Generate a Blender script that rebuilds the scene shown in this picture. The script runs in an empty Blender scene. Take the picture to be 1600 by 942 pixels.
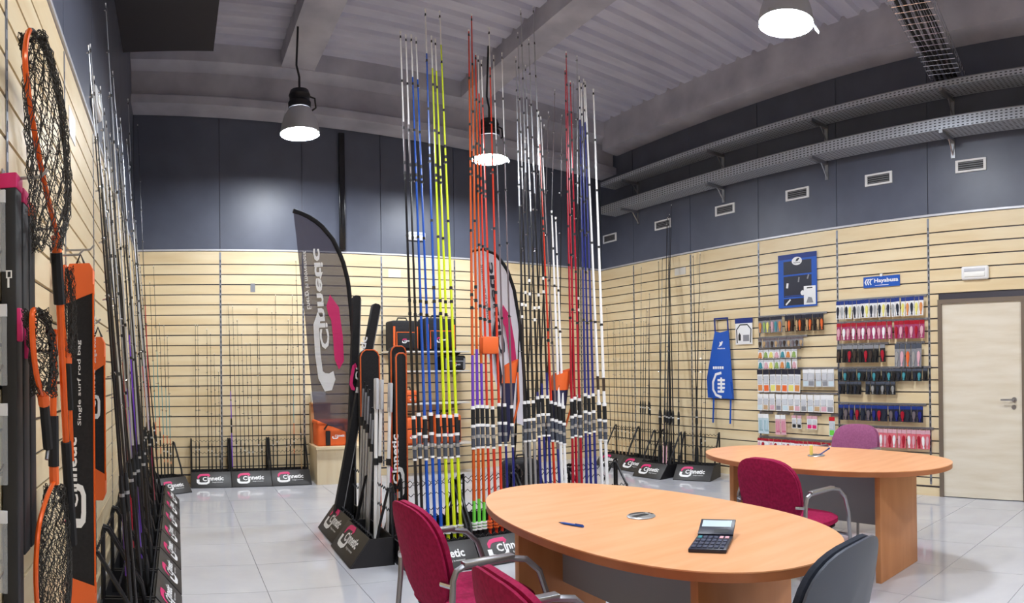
import bpy, bmesh, math, random
from mathutils import Vector, Matrix
S = bpy.context.scene
COL = S.collection
random.seed(7)
# ---------------------------------------------------------------- camera (phone panorama: cylindrical projection)
F_PX, YAW, PITCH, ROLL, CY, EYE = 1029.05, .5102, .0038, .0124, 572.91, 1.4022
def rot(v):
    x, y, z = v
    c, s = math.cos(ROLL), math.sin(ROLL); x, z = c*x+s*z, -s*x+c*z
    c, s = math.cos(PITCH), math.sin(PITCH); y, z = c*y-s*z, s*y+c*z
    c, s = math.cos(YAW), math.sin(YAW); x, y = c*x+s*y, -s*x+c*y
    return Vector((x, y, z))
cam_d = bpy.data.cameras.new('camera'); cam = bpy.data.objects.new('camera', cam_d); COL.objects.link(cam)
rgt, fwd, up = rot((1,0,0)), rot((0,1,0)), rot((0,0,1))
mw = Matrix((rgt, up, -fwd)).transposed().to_4x4(); mw.translation = (0, 0, EYE)
cam.matrix_world = mw
cam_d.type = 'PANO'; cam_d.panorama_type = 'CENTRAL_CYLINDRICAL'
cam_d.central_cylindrical_range_u_min = -800/F_PX; cam_d.central_cylindrical_range_u_max = 800/F_PX
cam_d.central_cylindrical_range_v_min = -(942-CY)/F_PX; cam_d.central_cylindrical_range_v_max = CY/F_PX
cam_d.central_cylindrical_radius = 1.0
cam_d.clip_start = .05; cam_d.clip_end = 60
S.camera = cam
# ---------------------------------------------------------------- world, exposure
w = bpy.data.worlds.new('world'); S.world = w; w.use_nodes = True
w.node_tree.nodes['Background'].inputs[0].default_value = (.8, .87, 1, 1)
w.node_tree.nodes['Background'].inputs[1].default_value = .02
S.view_settings.view_transform = 'Standard'; S.view_settings.look = 'None'
S.view_settings.gamma = 1; S.view_settings.use_curve_mapping = False
S.view_settings.exposure = 0.0
S.cycles.max_bounces = 8
S.cycles.use_denoising = True
LAMP_STRENGTH = 200.0
# ---------------------------------------------------------------- pixel rays (1600 x 942 frame)
def ray(px, py):
    th = (px-800)/F_PX
    return rot((math.sin(th), math.cos(th), -(py-CY)/F_PX))
def on_y(px, py, Y): r = ray(px, py); return r*(Y/r.y)+Vector((0,0,EYE))
def on_x(px, py, X): r = ray(px, py); return r*(X/r.x)+Vector((0,0,EYE))
def on_z(px, py, Z): r = ray(px, py); return r*((Z-EYE)/r.z)+Vector((0,0,EYE))
# ---------------------------------------------------------------- materials
def lin(h):
    if isinstance(h, str):
        h = h.lstrip('#'); c = [int(h[i:i+2], 16)/255 for i in (0, 2, 4)]
        return tuple(x/12.92 if x <= .04045 else ((x+.055)/1.055)**2.4 for x in c)+(1,)
    return tuple(h)+((1,) if len(h) == 3 else ())
MATS = {}
def mat(name, col, rough=.5, metal=0., **k):
    if name in MATS: return MATS[name]
    m = bpy.data.materials.new(name); m.use_nodes = True; MATS[name] = m
    nt = m.node_tree; b = nt.nodes['Principled BSDF']
    b.inputs['Base Color'].default_value = lin(col); b.inputs['Roughness'].default_value = rough
    b.inputs['Metallic'].default_value = metal
    if 'spec' in k: b.inputs['Specular IOR Level'].default_value = k['spec']
    if 'alpha' in k: b.inputs['Alpha'].default_value = k['alpha']
    if 'trans' in k: b.inputs['Transmission Weight'].default_value = k['trans']
    if 'emit' in k:
        b.inputs['Emission Color'].default_value = lin(k.get('ecol', col)); b.inputs['Emission Strength'].default_value = k['emit']
    if 'coat' in k: b.inputs['Coat Weight'].default_value = k['coat']; b.inputs['Coat Roughness'].default_value = .1
    n2 = k.get('noise')            # (second colour, (sx,sy,sz), lo, hi, bump)
    if n2:
        tc = nt.nodes.new('ShaderNodeTexCoord'); mp = nt.nodes.new('ShaderNodeMapping'); nz = nt.nodes.new('ShaderNodeTexNoise')
        mp.inputs['Scale'].default_value = n2[1]; nz.inputs['Scale'].default_value = 1; nz.inputs['Detail'].default_value = 5
        if k.get('rand'):
            oi = nt.nodes.new('ShaderNodeObjectInfo'); ml = nt.nodes.new('ShaderNodeMath'); ml.operation = 'MULTIPLY'; ml.inputs[1].default_value = 37
            nt.links.new(oi.outputs['Random'], ml.inputs[0]); nt.links.new(ml.outputs[0], mp.inputs['Location'])
        nt.links.new(tc.outputs['Object'], mp.inputs[0]); nt.links.new(mp.outputs[0], nz.inputs['Vector'])
        rp = nt.nodes.new('ShaderNodeValToRGB'); rp.color_ramp.elements[0].position = n2[2]; rp.color_ramp.elements[1].position = n2[3]
        rp.color_ramp.elements[0].color = lin(col); rp.color_ramp.elements[1].color = lin(n2[0])
        nt.links.new(nz.outputs['Fac'], rp.inputs[0]); nt.links.new(rp.outputs[0], b.inputs['Base Color'])
        if len(n2) > 4 and n2[4]:
            bp = nt.nodes.new('ShaderNodeBump'); bp.inputs['Strength'].default_value = n2[4]; bp.inputs['Distance'].default_value = .01
            nt.links.new(nz.outputs['Fac'], bp.inputs['Height']); nt.links.new(bp.outputs[0], b.inputs['Normal'])
    return m
def perforated(name, col, hole, sx, sz, axis_u, axis_v):
    """galvanised sheet with rows of small punched slots"""
    m = mat(name, col, .4, .45); nt = m.node_tree; b = nt.nodes['Principled BSDF']
    tc = nt.nodes.new('ShaderNodeTexCoord'); sp = nt.nodes.new('ShaderNodeSeparateXYZ'); nt.links.new(tc.outputs['Object'], sp.inputs[0])
    def band(ax, per, duty):
        d = nt.nodes.new('ShaderNodeMath'); d.operation = 'DIVIDE'; d.inputs[1].default_value = per; nt.links.new(sp.outputs[ax], d.inputs[0])
        f = nt.nodes.new('ShaderNodeMath'); f.operation = 'FRACT'; nt.links.new(d.outputs[0], f.inputs[0])
        l = nt.nodes.new('ShaderNodeMath'); l.operation = 'LESS_THAN'; l.inputs[1].default_value = duty; nt.links.new(f.outputs[0], l.inputs[0]); return l
    a, c = band(axis_u, sx, .5), band(axis_v, sz, .35)
    x = nt.nodes.new('ShaderNodeMath'); x.operation = 'MULTIPLY'; nt.links.new(a.outputs[0], x.inputs[0]); nt.links.new(c.outputs[0], x.inputs[1])
    mx = nt.nodes.new('ShaderNodeMix'); mx.data_type = 'RGBA'; mx.inputs[6].default_value = lin(col); mx.inputs[7].default_value = lin(hole)
    nt.links.new(x.outputs[0], mx.inputs[0]); nt.links.new(mx.outputs[2], b.inputs['Base Color'])
    return m
mat('maple', '#ecdab6', .42, noise=('#e1c99e', (1.2, 1.2, 9), .35, .7, 0), rand=True)
mat('maple_v', '#ecdcbc', .4, noise=('#dfc9a2', (9, 9, 1.0), .35, .7, 0), rand=True)
mat('groove', '#54525c', .35, .6)
mat('alu', '#9a9ca6', .35, .8)
mat('upright', '#8f929c', .4, .7)
mat('slot', '#22242a', .6)
mat('panel_dark', '#5c6172', .4, noise=('#545969', (3, 3, 3), .3, .7, 0))
mat('panel_trim', '#c9c9cf', .4, .3)
mat('concrete', '#c4c3ce', .9, noise=('#9e9dab', (2.2, 2.2, 2.2), .3, .75, .25))
mat('ceiling', '#cdcddd', .9, noise=('#b4b4c8', (1.2, 5, 3), .3, .75, .15))
mat('soffit', '#2b2a33', .7)
mat('grout', '#8a8a8e', .8)
mat('tile', '#c6c8cf', .08, noise=('#bebfc8', (4, 4, 4), .3, .7, 0), rand=True, spec=.6)
mat('door', '#e4dbcb', .4, noise=('#d9cdb8', (2, 2, 14), .35, .7, 0))
mat('door_frame', '#7d6f62', .4, .3)
mat('chrome', '#c8c8cc', .18, 1.); mat('steel', '#a8a9ae', .32, .9); mat('grey_tube', '#9a9aa0', .35, .8)
mat('black', '#16161a', .55); mat('black_metal', '#1b1b20', .4, .3); mat('black_gloss', '#101014', .2)
mat('stand_black', '#1f1e22', .5, noise=('#19181c', (8, 8, 8), .3, .7, 0))
mat('stand_panel', '#2a2829', .45)
mat('white', '#eeeef0', .5); mat('white_gloss', '#f2f2f4', .25); mat('pink', '#d8246f', .5); mat('grey_mid', '#8a8b92', .5)
mat('orange', '#e8672a', .6); mat('orange_gloss', '#dd5a18', .25, .2); mat('blue', '#1450b4', .3); mat('yellow', '#d9ea25', .3)
mat('red', '#c81e2c', .3); mat('crimson', '#a8142c', .3); mat('navy', '#232a78', .3); mat('silver', '#b9bbc0', .35, .7)
mat('rod_orange', '#c9561c', .3); mat('rod_red', '#cf3a22', .3); mat('rod_grey', '#6d6268', .35); mat('rod_black', '#1d1b1e', .3); mat('rod_brown', '#3a2d28', .35)
mat('cork', '#c3a27a', .8); mat('eva', '#19191c', .85); mat('purple', '#6a3ab8', .35); mat('green', '#6fd04a', .35); mat('rod_pink', '#d9a8b4', .4); mat('teal', '#3f8f9c', .4)
mat('guide', '#d5d5da', .2, .9)
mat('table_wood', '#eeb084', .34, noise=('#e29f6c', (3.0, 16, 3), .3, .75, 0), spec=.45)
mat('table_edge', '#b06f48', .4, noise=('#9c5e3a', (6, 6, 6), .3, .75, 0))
mat('table_leg', '#c98c5e', .4, noise=('#b87a4c', (10, 10, 1.5), .3, .75, 0))
mat('modesty', '#8d8f98', .5)
mat('burgundy', '#a01a4c', .85, noise=('#8a1440', (60, 60, 60), .35, .65, .15), spec=.2)
mat('mauve', '#9a5a80', .85, noise=('#8e5074', (60, 60, 60), .35, .65, .15), spec=.2)
mat('slate', '#2c313e', .8, noise=('#252a36', (60, 60, 60), .35, .65, .15), spec=.25)
mat('slate_shell', '#474d5b', .45)
mat('netting', '#26221e', .8); mat('clear_plastic', '#c9ced6', .12, alpha=.25); mat('frosted', '#d7d9e0', .3, alpha=.8)
mat('flag_dark', '#4c4758', .8, alpha=.87); mat('flag_white', '#efecf8', .8, alpha=.95); mat('sleeve', '#17161b', .8)
mat('bag_black', '#1c1b1f', .8, noise=('#141317', (70, 70, 70), .35, .65, .2)); mat('bag_navy', '#23244a', .75)
mat('card_brown', '#b48a60', .8); mat('shelf_white', '#d9d4cc', .5)
mat('royal', '#1455b8', .45); mat('royal_dark', '#0e2f80', .45); mat('print_dark', '#1c1f33', .4)
mat('lamp_glow', '#ffffff', .4, emit=LAMP_STRENGTH, ecol=(.90, .95, 1.0)); mat('lamp_bell', '#c4c6cc', .38, .45); mat('lamp_body', '#1d1d24', .5)
mat('lens', '#f4f4f0', .3); mat('lcd', '#c9dbe4', .2); mat('key', '#3a4058', .5); mat('yellow_soft', '#e6dd78', .6)
mat('soft_orange', '#d88a4a', .5); mat('soft_green', '#93ae62', .5); mat('magenta_card', '#a23a68', .5); mat('coral_card', '#dc6b78', .5)
perforated('tray_metal', '#c6ccd6', '#3a3d46', .05, .028, 1, 2)
perforated('tray_metal_flat', '#bcc2cc', '#3a3d46', .05, .035, 1, 0)
# ---------------------------------------------------------------- mesh builder
class MB:
    def __init__(s): s.v = []; s.f = []; s.mi = []; s.m = []
    def slot(s, m):
        if m not in s.m: s.m.append(m)
        return s.m.index(m)
    def add(s, vs, fs, m, M=None):
        o = len(s.v); k = s.slot(m)
        s.v += [tuple(M @ Vector(v)) if M else tuple(v) for v in vs]
        s.f += [tuple(o+i for i in f) for f in fs]; s.mi += [k]*len(fs); return s
    def box(s, x0, x1, y0, y1, z0, z1, m, M=None):
        vs = [(x, y, z) for z in (z0, z1) for y in (y0, y1) for x in (x0, x1)]
        return s.add(vs, [(0,2,3,1),(4,5,7,6),(0,1,5,4),(2,6,7,3),(0,4,6,2),(1,3,7,5)], m, M)
    def rbox(s, x0, x1, y0, y1, z0, z1, r, m, M=None, seg=2):
        bm = bmesh.new(); bmesh.ops.create_cube(bm, size=1)
        for v in bm.verts: v.co = ((x0+x1)/2+v.co.x*(x1-x0), (y0+y1)/2+v.co.y*(y1-y0), (z0+z1)/2+v.co.z*(z1-z0))
        bmesh.ops.bevel(bm, geom=list(bm.edges), offset=r, segments=seg, affect='EDGES', profile=.5)
        return s.bm(bm, m, M)
    def bm(s, bm, m, M=None):
        bm.verts.index_update(); s.add([v.co.copy() for v in bm.verts], [[v.index for v in f.verts] for f in bm.faces], m, M); bm.free(); return s
    def tube(s, pts, r, m, n=6, M=None, cap=True, closed=False):
        pts = [Vector(p) for p in pts]; rs = r if isinstance(r, (list, tuple)) else [r]*len(pts)
        vs = []; fs = []; N = len(pts); prev = None
        for i, p in enumerate(pts):
            if closed: t = (pts[(i+1) % N]-pts[i-1])
            else: t = pts[min(i+1, N-1)]-pts[max(i-1, 0)]
            t.normalize()
            if prev is None: a = t.orthogonal().normalized()
            else:
                a = prev-t*prev.dot(t)
                a = a.normalized() if a.length > 1e-6 else t.orthogonal().normalized()
            prev = a; b = t.cross(a)
            vs += [p+(a*math.cos(2*math.pi*j/n)+b*math.sin(2*math.pi*j/n))*rs[i] for j in range(n)]
        for i in range(N if closed else N-1):
            q = (i+1) % N
            for j in range(n): fs.append((i*n+j, i*n+(j+1) % n, q*n+(j+1) % n, q*n+j))
        if cap and not closed: fs += [tuple(reversed(range(n))), tuple((N-1)*n+j for j in range(n))]
        return s.add(vs, fs, m, M)
    def lathe(s, prof, m, n=24, M=None):
        vs = []; fs = []
        for (r, z) in prof: vs += [(r*math.cos(2*math.pi*j/n), r*math.sin(2*math.pi*j/n), z) for j in range(n)]
        for i in range(len(prof)-1):
            for j in range(n): fs.append((i*n+j, i*n+(j+1) % n, (i+1)*n+(j+1) % n, (i+1)*n+j))
        if prof[0][0] > 1e-4: fs.append(tuple(reversed(range(n))))
        if prof[-1][0] > 1e-4: fs.append(tuple((len(prof)-1)*n+j for j in range(n)))
        return s.add(vs, fs, m, M)
    def shell(s, prof, m, n=24, M=None):
        vs = []; fs = []
        for (r, z) in prof: vs += [(r*math.cos(2*math.pi*j/n), r*math.sin(2*math.pi*j/n), z) for j in range(n)]
        for i in range(len(prof)-1):
            for j in range(n): fs.append((i*n+j, i*n+(j+1) % n, (i+1)*n+(j+1) % n, (i+1)*n+j))
        return s.add(vs, fs, m, M)
    def prism(s, poly, d0, d1, m, M=None):
        """polygon in local x,y extruded along z from d0 to d1"""
        n = len(poly); vs = [(x, y, d0) for x, y in poly]+[(x, y, d1) for x, y in poly]
        fs = [tuple(reversed(range(n))), tuple(range(n, 2*n))]+[(i, (i+1) % n, n+(i+1) % n, n+i) for i in range(n)]
        return s.add(vs, fs, m, M)
    def stroke(s, pts, wd, d0, d1, m, M=None):
        pts = [Vector(p) for p in pts]; L = []; R = []
        for i, p in enumerate(pts):
            t = (pts[min(i+1, len(pts)-1)]-pts[max(i-1, 0)]).normalized(); nn = Vector((-t.y, t.x))
            k = wd[i] if isinstance(wd, (list, tuple)) else wd
            L.append(p+nn*k/2); R.append(p-nn*k/2)
        vs = []; fs = []
        for z in (d0, d1): vs += [(p.x, p.y, z) for p in L]+[(p.x, p.y, z) for p in R]
        n = len(pts)
        for i in range(n-1):
            fs.append((2*n+i, 3*n+i, 3*n+i+1, 2*n+i+1)); fs.append((i, i+1, n+i+1, n+i))
            fs.append((i, 2*n+i, 2*n+i+1, i+1)); fs.append((n+i, n+i+1, 3*n+i+1, 3*n+i))
        fs += [(0, n, 3*n, 2*n), (n-1, 3*n-1, 4*n-1, 2*n-1)]
        return s.add(vs, fs, m, M)
    def mesh(s, name, smooth=35):
        me = bpy.data.meshes.new(name); me.from_pydata(s.v, [], s.f)
        for m in s.m: me.materials.append(MATS[m])
        for p, k in zip(me.polygons, s.mi): p.material_index = k
        bm = bmesh.new(); bm.from_mesh(me); bmesh.ops.recalc_face_normals(bm, faces=bm.faces); bm.to_mesh(me); bm.free()
        if smooth:
            me.shade_smooth(); me.set_sharp_from_angle(angle=math.radians(smooth))
        me.update(); return me
def obj(name, data, parent=None):
    if isinstance(data, MB): data = data.mesh(name)
    o = bpy.data.objects.new(name, data); COL.objects.link(o)
    if parent is not None: o.parent = parent
    return o
def tag(o, label, cat, group=None, kind=None):
    if label: o['label'] = label
    if cat: o['category'] = cat
    if group: o['group'] = group
    if kind: o['kind'] = kind
    return o
def thing(name, label, cat, loc=(0,0,0), rz=0., group=None):
    o = bpy.data.objects.new(name, None); COL.objects.link(o); o.empty_display_size = .1
    o.location = loc; o.rotation_euler = (0, 0, rz); return tag(o, label, cat, group)
def dup(root, label=None, group=None):
    r = root.copy(); COL.objects.link(r)
    if label: r['label'] = label
    if group: r['group'] = group
    for ch in list(root.children):
        c = ch.copy(); COL.objects.link(c); c.parent = r
        for g in list(ch.children):
            d = g.copy(); COL.objects.link(d); d.parent = c
    return r
# ---------------------------------------------------------------- lettering
TXT = {}
def text_geo(txt, bold=0.0):
    if (txt, bold) in TXT: return TXT[(txt, bold)]
    cu = bpy.data.curves.new('lettering', 'FONT'); cu.body = txt; cu.size = 1; cu.resolution_u = 2; cu.offset = bold
    ob = bpy.data.objects.new('lettering', cu); COL.objects.link(ob)
    dg = bpy.context.evaluated_depsgraph_get(); me = ob.evaluated_get(dg).to_mesh()
    vs = [v.co.copy() for v in me.vertices]; fs = [tuple(p.vertices) for p in me.polygons]
    ob.evaluated_get(dg).to_mesh_clear(); bpy.data.objects.remove(ob); bpy.data.curves.remove(cu)
    x0 = min(v.x for v in vs); x1 = max(v.x for v in vs); y0 = min(v.y for v in vs); y1 = max(v.y for v in vs)
    TXT[(txt, bold)] = ([((v.x-x0)/(x1-x0), (v.y-y0)/(y1-y0), 0) for v in vs], fs); return TXT[(txt, bold)]
def put_text(mb, txt, x, y, wd, ht, m, M=None, z=0., bold=.02):
    vs, fs = text_geo(txt, bold); return mb.add([(x+v[0]*wd, y+v[1]*ht, z) for v in vs], fs, m, M)
def logo(w, M, tagline=True):
    """brand emblem and word in a w-wide box, returns {'emblem': MB, 'lettering': MB}"""
    k = w/2.35; K = M @ Matrix.Diagonal((k, k, 1, 1))
    e = MB()
    e.stroke([(.02,.56),(.07,.76),(.22,.9),(.5,.94),(.95,.94),(1.0,.88),(.93,.74)], [.1,.2,.22,.22,.22,.2,.1], 0, .001, 'pink', K)
    wmb = MB()
    wmb.stroke([(.02,.48),(.02,.2),(.1,.1),(.3,.07),(.75,.07),(.92,.16),(.98,.36)], [.24,.24,.22,.2,.2,.2,.16], 0, .001, 'white', K)
    put_text(wmb, 'C', .42, .3, .36, .42, 'white', K, .0014, .03)
    put_text(wmb, 'innetic', .84, .34, 1.42, .42, 'white', K, .0014, .03)
    if tagline: put_text(wmb, 'Energy in movement', 1.25, .1, .95, .13, 'white', K, .0014, .005)
    return e, wmb
# ================================================================ the room
XL, XR, YB, YF = -.5214, 6.385, 8.4362, -2.6
G0, DS, WOOD = 2.792, .13, 2.965          # first groove, groove pitch, top of the slatted boards
def struct(name, mb): return tag(obj(name, mb), None, None, kind='structure')
# floor
fl = struct('floor', MB().box(XL-.1, XR+.1, YF-.1, YB+.1, -.1, -.004, 'grout'))
TP = .6; tile_me = MB().box(.002, TP-.002, .002, TP-.002, -.012, 0, 'tile').mesh('tile', 0)
ix = int((XL-4.17)//TP); 
for i in range(ix, int((XR-4.17)//TP)+1):
    for j in range(int((YF-1.78)//TP), int((YB-1.78)//TP)+1):
        x, y = 4.17+i*TP, 1.78+j*TP
        x0, x1, y0, y1 = max(x, XL), min(x+TP, XR), max(y, YF), min(y+TP, YB)
        if x1-x0 < .02 or y1-y0 < .02: continue
        if x1-x0 > TP-.001 and y1-y0 > TP-.001: me = tile_me; t = obj('tile', me, fl); t.location = (x, y, 0)
        else: obj('tile', MB().box(x0+.002, x1-.002, y0+.002, y1-.002, -.012, 0, 'tile').mesh('tile', 0), fl)
# slatted walls: local u along the wall, n into the room
def slat_wall(name, M, u0, u1, ups, holes, ztop, joints, label):
    wmb = MB().box(u0, u1, -.1, -.016, 0, ztop, 'groove', M)
    wl = struct(name, wmb)
    ups = sorted(ups); joints = sorted(joints)
    edges = [u0]+[u for u in ups if u0 < u < u1]+[u1]
    zs = [.10]+[G0-DS*k for k in range(20, -1, -1)]+[WOOD]
    for a, b in zip(edges[:-1], edges[1:]):
        for z0, z1 in zip(zs[:-1], zs[1:]):
            segs = [(a, b)]
            for (h0, h1, hz) in holes:
                if z0 < hz-.02:
                    ns = []
                    for (p, q) in segs:
                        if q <= h0 or p >= h1: ns.append((p, q)); continue
                        if h0-p > .01: ns.append((p, h0))
                        if q-h1 > .01: ns.append((h1, q))
                    segs = ns
            for p, q in segs:
                zb = z0+.007
                for (h0, h1, hz) in holes:
                    if p < h1 and q > h0 and z0 < hz < z1: zb = hz
                obj('board', MB().box(p+.002, q-.002, -.016, 0, zb, z1-.007, 'maple', M).mesh('board', 0), wl)
    for u in ups:
        if not any(h0 < u < h1 for h0, h1, _ in holes):
            s = obj('upright_strip', MB().box(u-.012, u+.012, -.004, .003, .12, WOOD-.02, 'upright', M), wl)
            sm = MB()
            for k in range(int((WOOD-.2)/.065)): sm.box(u-.005, u+.005, .003, .0035, .15+k*.065, .185+k*.065, 'slot', M)
            tag(obj('slots', sm, s), None, None, kind='stuff')
    for h in [(u0, u1)] if not holes else [(u0, holes[0][0]), (holes[0][1], u1)]:
        if h[1]-h[0] > .05: obj('skirting', MB().box(h[0], h[1], -.016, .012, 0, .085, 'maple', M), wl)
    obj('top_trim', MB().box(u0, u1, -.016, .012, WOOD, WOOD+.022, 'panel_trim', M), wl)
    e2 = [u0]+[u for u in joints if u0 < u < u1]+[u1]
    for a, b in zip(e2[:-1], e2[1:]):
        obj('panel', MB().box(a+.004, b-.004, -.016, -.002, WOOD+.026, ztop, 'panel_dark', M).mesh('panel', 0), wl)
    return wl
MBk = Matrix(((1,0,0,0),(0,-1,0,YB),(0,0,1,0),(0,0,0,1)))
MRt = Matrix(((0,-1,0,XR),(1,0,0,0),(0,0,1,0),(0,0,0,1)))
MLf = Matrix(((0,1,0,XL),(1,0,0,0),(0,0,1,0),(0,0,0,1)))
MFr = Matrix(((1,0,0,0),(0,1,0,YF),(0,0,1,0),(0,0,0,1)))
bu = [.58+1.078*i for i in range(6)]
slat_wall('wall_back', MBk, XL, XR, bu, [], 5.3, bu, '')
ru = [7.63, 6.41, 5.205, 4.045, 2.9, 1.75, .6, -.55, -1.7]
slat_wall('wall_right', MRt, YF, YB, ru, [(1.83, 2.79, 2.075)], 5.4, ru, '')
lu = [7.5, 6.4, 5.3, 4.2, 3.1, 2.0, .9, -.2, -1.3]
slat_wall('wall_left', MLf, YF, YB, lu, [], 5.4, lu, '')
slat_wall('wall_front', MFr, XL, XR, bu, [], 5.4, bu, '')
# vertical duct cover on the dark back wall
tag(obj('duct_cover', MB().rbox(2.15, 2.23, YB-.05, YB-.0145+.012, 3.0, 4.55, .008, 'black_gloss')), 'glossy black vertical duct cover on the dark upper back wall', 'duct')
# door
dr = struct('door_1', MB().box(XR-.012, XR+.03, 1.875, 2.745, .008, 2.03, 'door'))
fm = MB(); fm.box(XR-.03, XR+.05, 2.745, 2.79, 0, 2.075, 'door_frame'); fm.box(XR-.03, XR+.05, 1.83, 1.875, 0, 2.075, 'door_frame'); fm.box(XR-.03, XR+.05, 1.875, 2.745, 2.03, 2.075, 'door_frame')
obj('door_frame', fm, dr)
h = MB(); h.tube([(XR-.01, 1.96, 1.03), (XR-.055, 1.96, 1.03), (XR-.062, 1.98, 1.03), (XR-.062, 2.09, 1.03)], .009, 'steel', 8); h.tube([(XR-.012, 1.96, 1.03), (XR-.022, 1.96, 1.03)], .026, 'steel', 16)
obj('door_handle', h, dr)
obj('keyhole_plate', MB().tube([(XR-.012, 1.965, .955), (XR-.02, 1.965, .955)], .024, 'steel', 16), dr)
# ceiling: profiled sheet, ribs parallel to the back wall, roof falling towards the right wall
SL = .045
def roof(x): return 5.42-SL*x
cm = MB(); prof = []; y = YF-.1
while y < YB: prof += [(y, 0), (y+.15, 0), (y+.175, .045), (y+.225, .045), (y+.25, 0)]; y += .25
vs = []; fs = []
for (yy, zz) in prof: vs += [(XL-.1, yy, roof(XL-.1)+zz), (XR+.1, yy, roof(XR+.1)+zz)]
for i in range(len(prof)-1): fs.append((2*i, 2*i+1, 2*i+3, 2*i+2))
cm.add(vs, fs, 'ceiling'); cl = struct('ceiling', cm)
def sloped(name, prof_yz, x0, x1):      # beam along X with a profile in y,z
    n = len(prof_yz); vs = [(x, y, z-SL*x) for x in (x0, x1) for y, z in prof_yz]
    return obj(name, MB().add(vs, [tuple(range(n)), tuple(range(2*n-1, n-1, -1))]+[(i, (i+1) % n, n+(i+1) % n, n+i) for i in range(n)], 'concrete'), cl)
sloped('back_beam', [(8.02,4.70),(8.42,4.70),(8.42,5.45),(7.95,5.45),(7.95,5.2),(8.1,5.12),(8.1,4.84),(8.02,4.80)], XL, XR)
def ybeam(x0, x1, zb, y0, y1, zt=5.5): return obj('roof_beam', MB().add([(x, y, z-SL*x) for z in (zb, zt) for y in (y0, y1) for x in (x0, x1)], [(0,2,3,1),(4,5,7,6),(0,1,5,4),(2,6,7,3),(0,4,6,2),(1,3,7,5)], 'concrete'), cl)
ybeam(1.32, 1.74, 5.21, YF, 7.96); ybeam(3.72, 4.06, 5.21, YF, 7.96)
n = 6; pr = [(6.1, 5.0), (6.1, 5.5), (6.385, 5.5), (6.385, 4.98), (6.3, 4.98)]
vs = [(x, y, z-SL*x) for y in (YF, 8.0) for x, z in pr]; n = len(pr)
obj('edge_beam', MB().add(vs, [tuple(range(n)), tuple(range(2*n-1, n-1, -1))]+[(i, (i+1) % n, n+(i+1) % n, n+i) for i in range(n)], 'concrete'), cl)
tag(obj('trim_1', MB().box(XL, .42, YF, 6.82, 4.75, 5.5, 'soffit')), None, None, kind='structure')
# cable trays along the right wall
def tray(z, hgt, label):
    t = thing('cable_tray', label, 'cable tray')
    mb = MB(); mb.box(6.06, 6.063, YF+.05, 8.0, z, z+hgt, 'tray_metal'); mb.box(6.337, 6.34, YF+.05, 8.0, z, z+hgt, 'tray_metal'); obj('side', mb, t)
    obj('bottom', MB().box(6.063, 6.337, YF+.05, 8.0, z, z+.003, 'tray_metal_flat'), t)
    lip = MB(); lip.tube([(6.0615, YF+.05, z+hgt), (6.0615, 8.0, z+hgt)], .006, 'alu'); obj('lip', lip, t)
    return t
tray(3.745, .115, 'lower perforated galvanised cable tray along the right wall above the vents')
tray(4.165, .06, 'upper slimmer galvanised cable tray along the right wall under the roof beam')
for zt, nm in ((3.745, 'lower'), (4.165, 'upper')):
    for yb in (7.5, 5.78, 4.17, 2.6, 1.0):
        t = thing('wall_bracket', 'steel wall bracket carrying the %s cable tray' % nm, 'bracket', (6.385, yb, zt), 0, '%s cable tray brackets' % nm)
        obj('arm', MB().box(-.33, -.004, -.02, .02, -.035, -.001, 'steel'), t)
        obj('wall_plate', MB().box(-.012, .004, -.022, .022, -.2, -.001, 'steel'), t)
        obj('brace', MB().tube([(-.01, 0, -.17), (-.12, 0, -.03)], .008, 'steel'), t)
# wire basket tray crossing to the right wall
p0, p1 = Vector((2.6, 1.86, 4.28)), Vector((6.33, 2.60, 4.28)); d = (p1-p0).normalized(); sd = Vector((-d.y, d.x, 0)); L = (p1-p0).length
t = thing('basket_tray', 'wire mesh basket tray with black cables running under the ceiling to the right wall', 'cable tray')
mb = MB()
for k in range(8): mb.tube([p0+sd*(-.165+.33*k/7), p1+sd*(-.165+.33*k/7)], .003, 'guide', 4)
for s_ in (-1, 1):
    for zz in (.05, .1): mb.tube([p0+sd*.165*s_+Vector((0,0,zz)), p1+sd*.165*s_+Vector((0,0,zz))], .003, 'guide', 4)
for k in range(int(L/.1)+1):
    c = p0+d*(.1*k); mb.tube([c-sd*.165+Vector((0,0,.1)), c-sd*.165, c+sd*.165, c+sd*.165+Vector((0,0,.1))], .003, 'guide', 4)
obj('wire_mesh', mb, t)
for k, o in enumerate((-.1, -.05, .0, .06, .11)):
    obj('cable', MB().tube([p0+d*(L*q/12)+sd*(o+.012*math.sin(q*1.3+k))+Vector((0,0,.022)) for q in range(13)], .018, 'black', 6), t)
# air vents
vent_labels = ['nearest to the back wall', 'second from the back wall', 'third from the back wall', 'fourth from the back wall', 'fifth from the back wall', 'above the door']
for (px, py), lb in zip([(953,366),(1036,346),(1133,327),(1246,305),(1373,284),(1517,258)], vent_labels):
    c = on_x(px, py, XR)
    t = thing('air_vent', 'white framed vent grille on the right wall, '+lb, 'vent', (XR, c.y, 3.45), 0, 'air vents on the right wall')
    mb = MB(); mb.box(-.012, .002, -.17, .17, .045, .065, 'white'); mb.box(-.012, .002, -.17, .17, -.065, -.045, 'white'); mb.box(-.012, .002, -.17, -.14, -.045, .045, 'white'); mb.box(-.012, .002, .14, .17, -.045, .045, 'white')
    obj('frame', mb, t); obj('backing', MB().box(-.003, .001, -.14, .14, -.045, .045, 'black'), t)
    for k in range(4): obj('louvre', MB().box(-.011, -.003, -.14, .14, -.036+.022*k, -.029+.022*k, 'grey_mid'), t)
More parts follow.
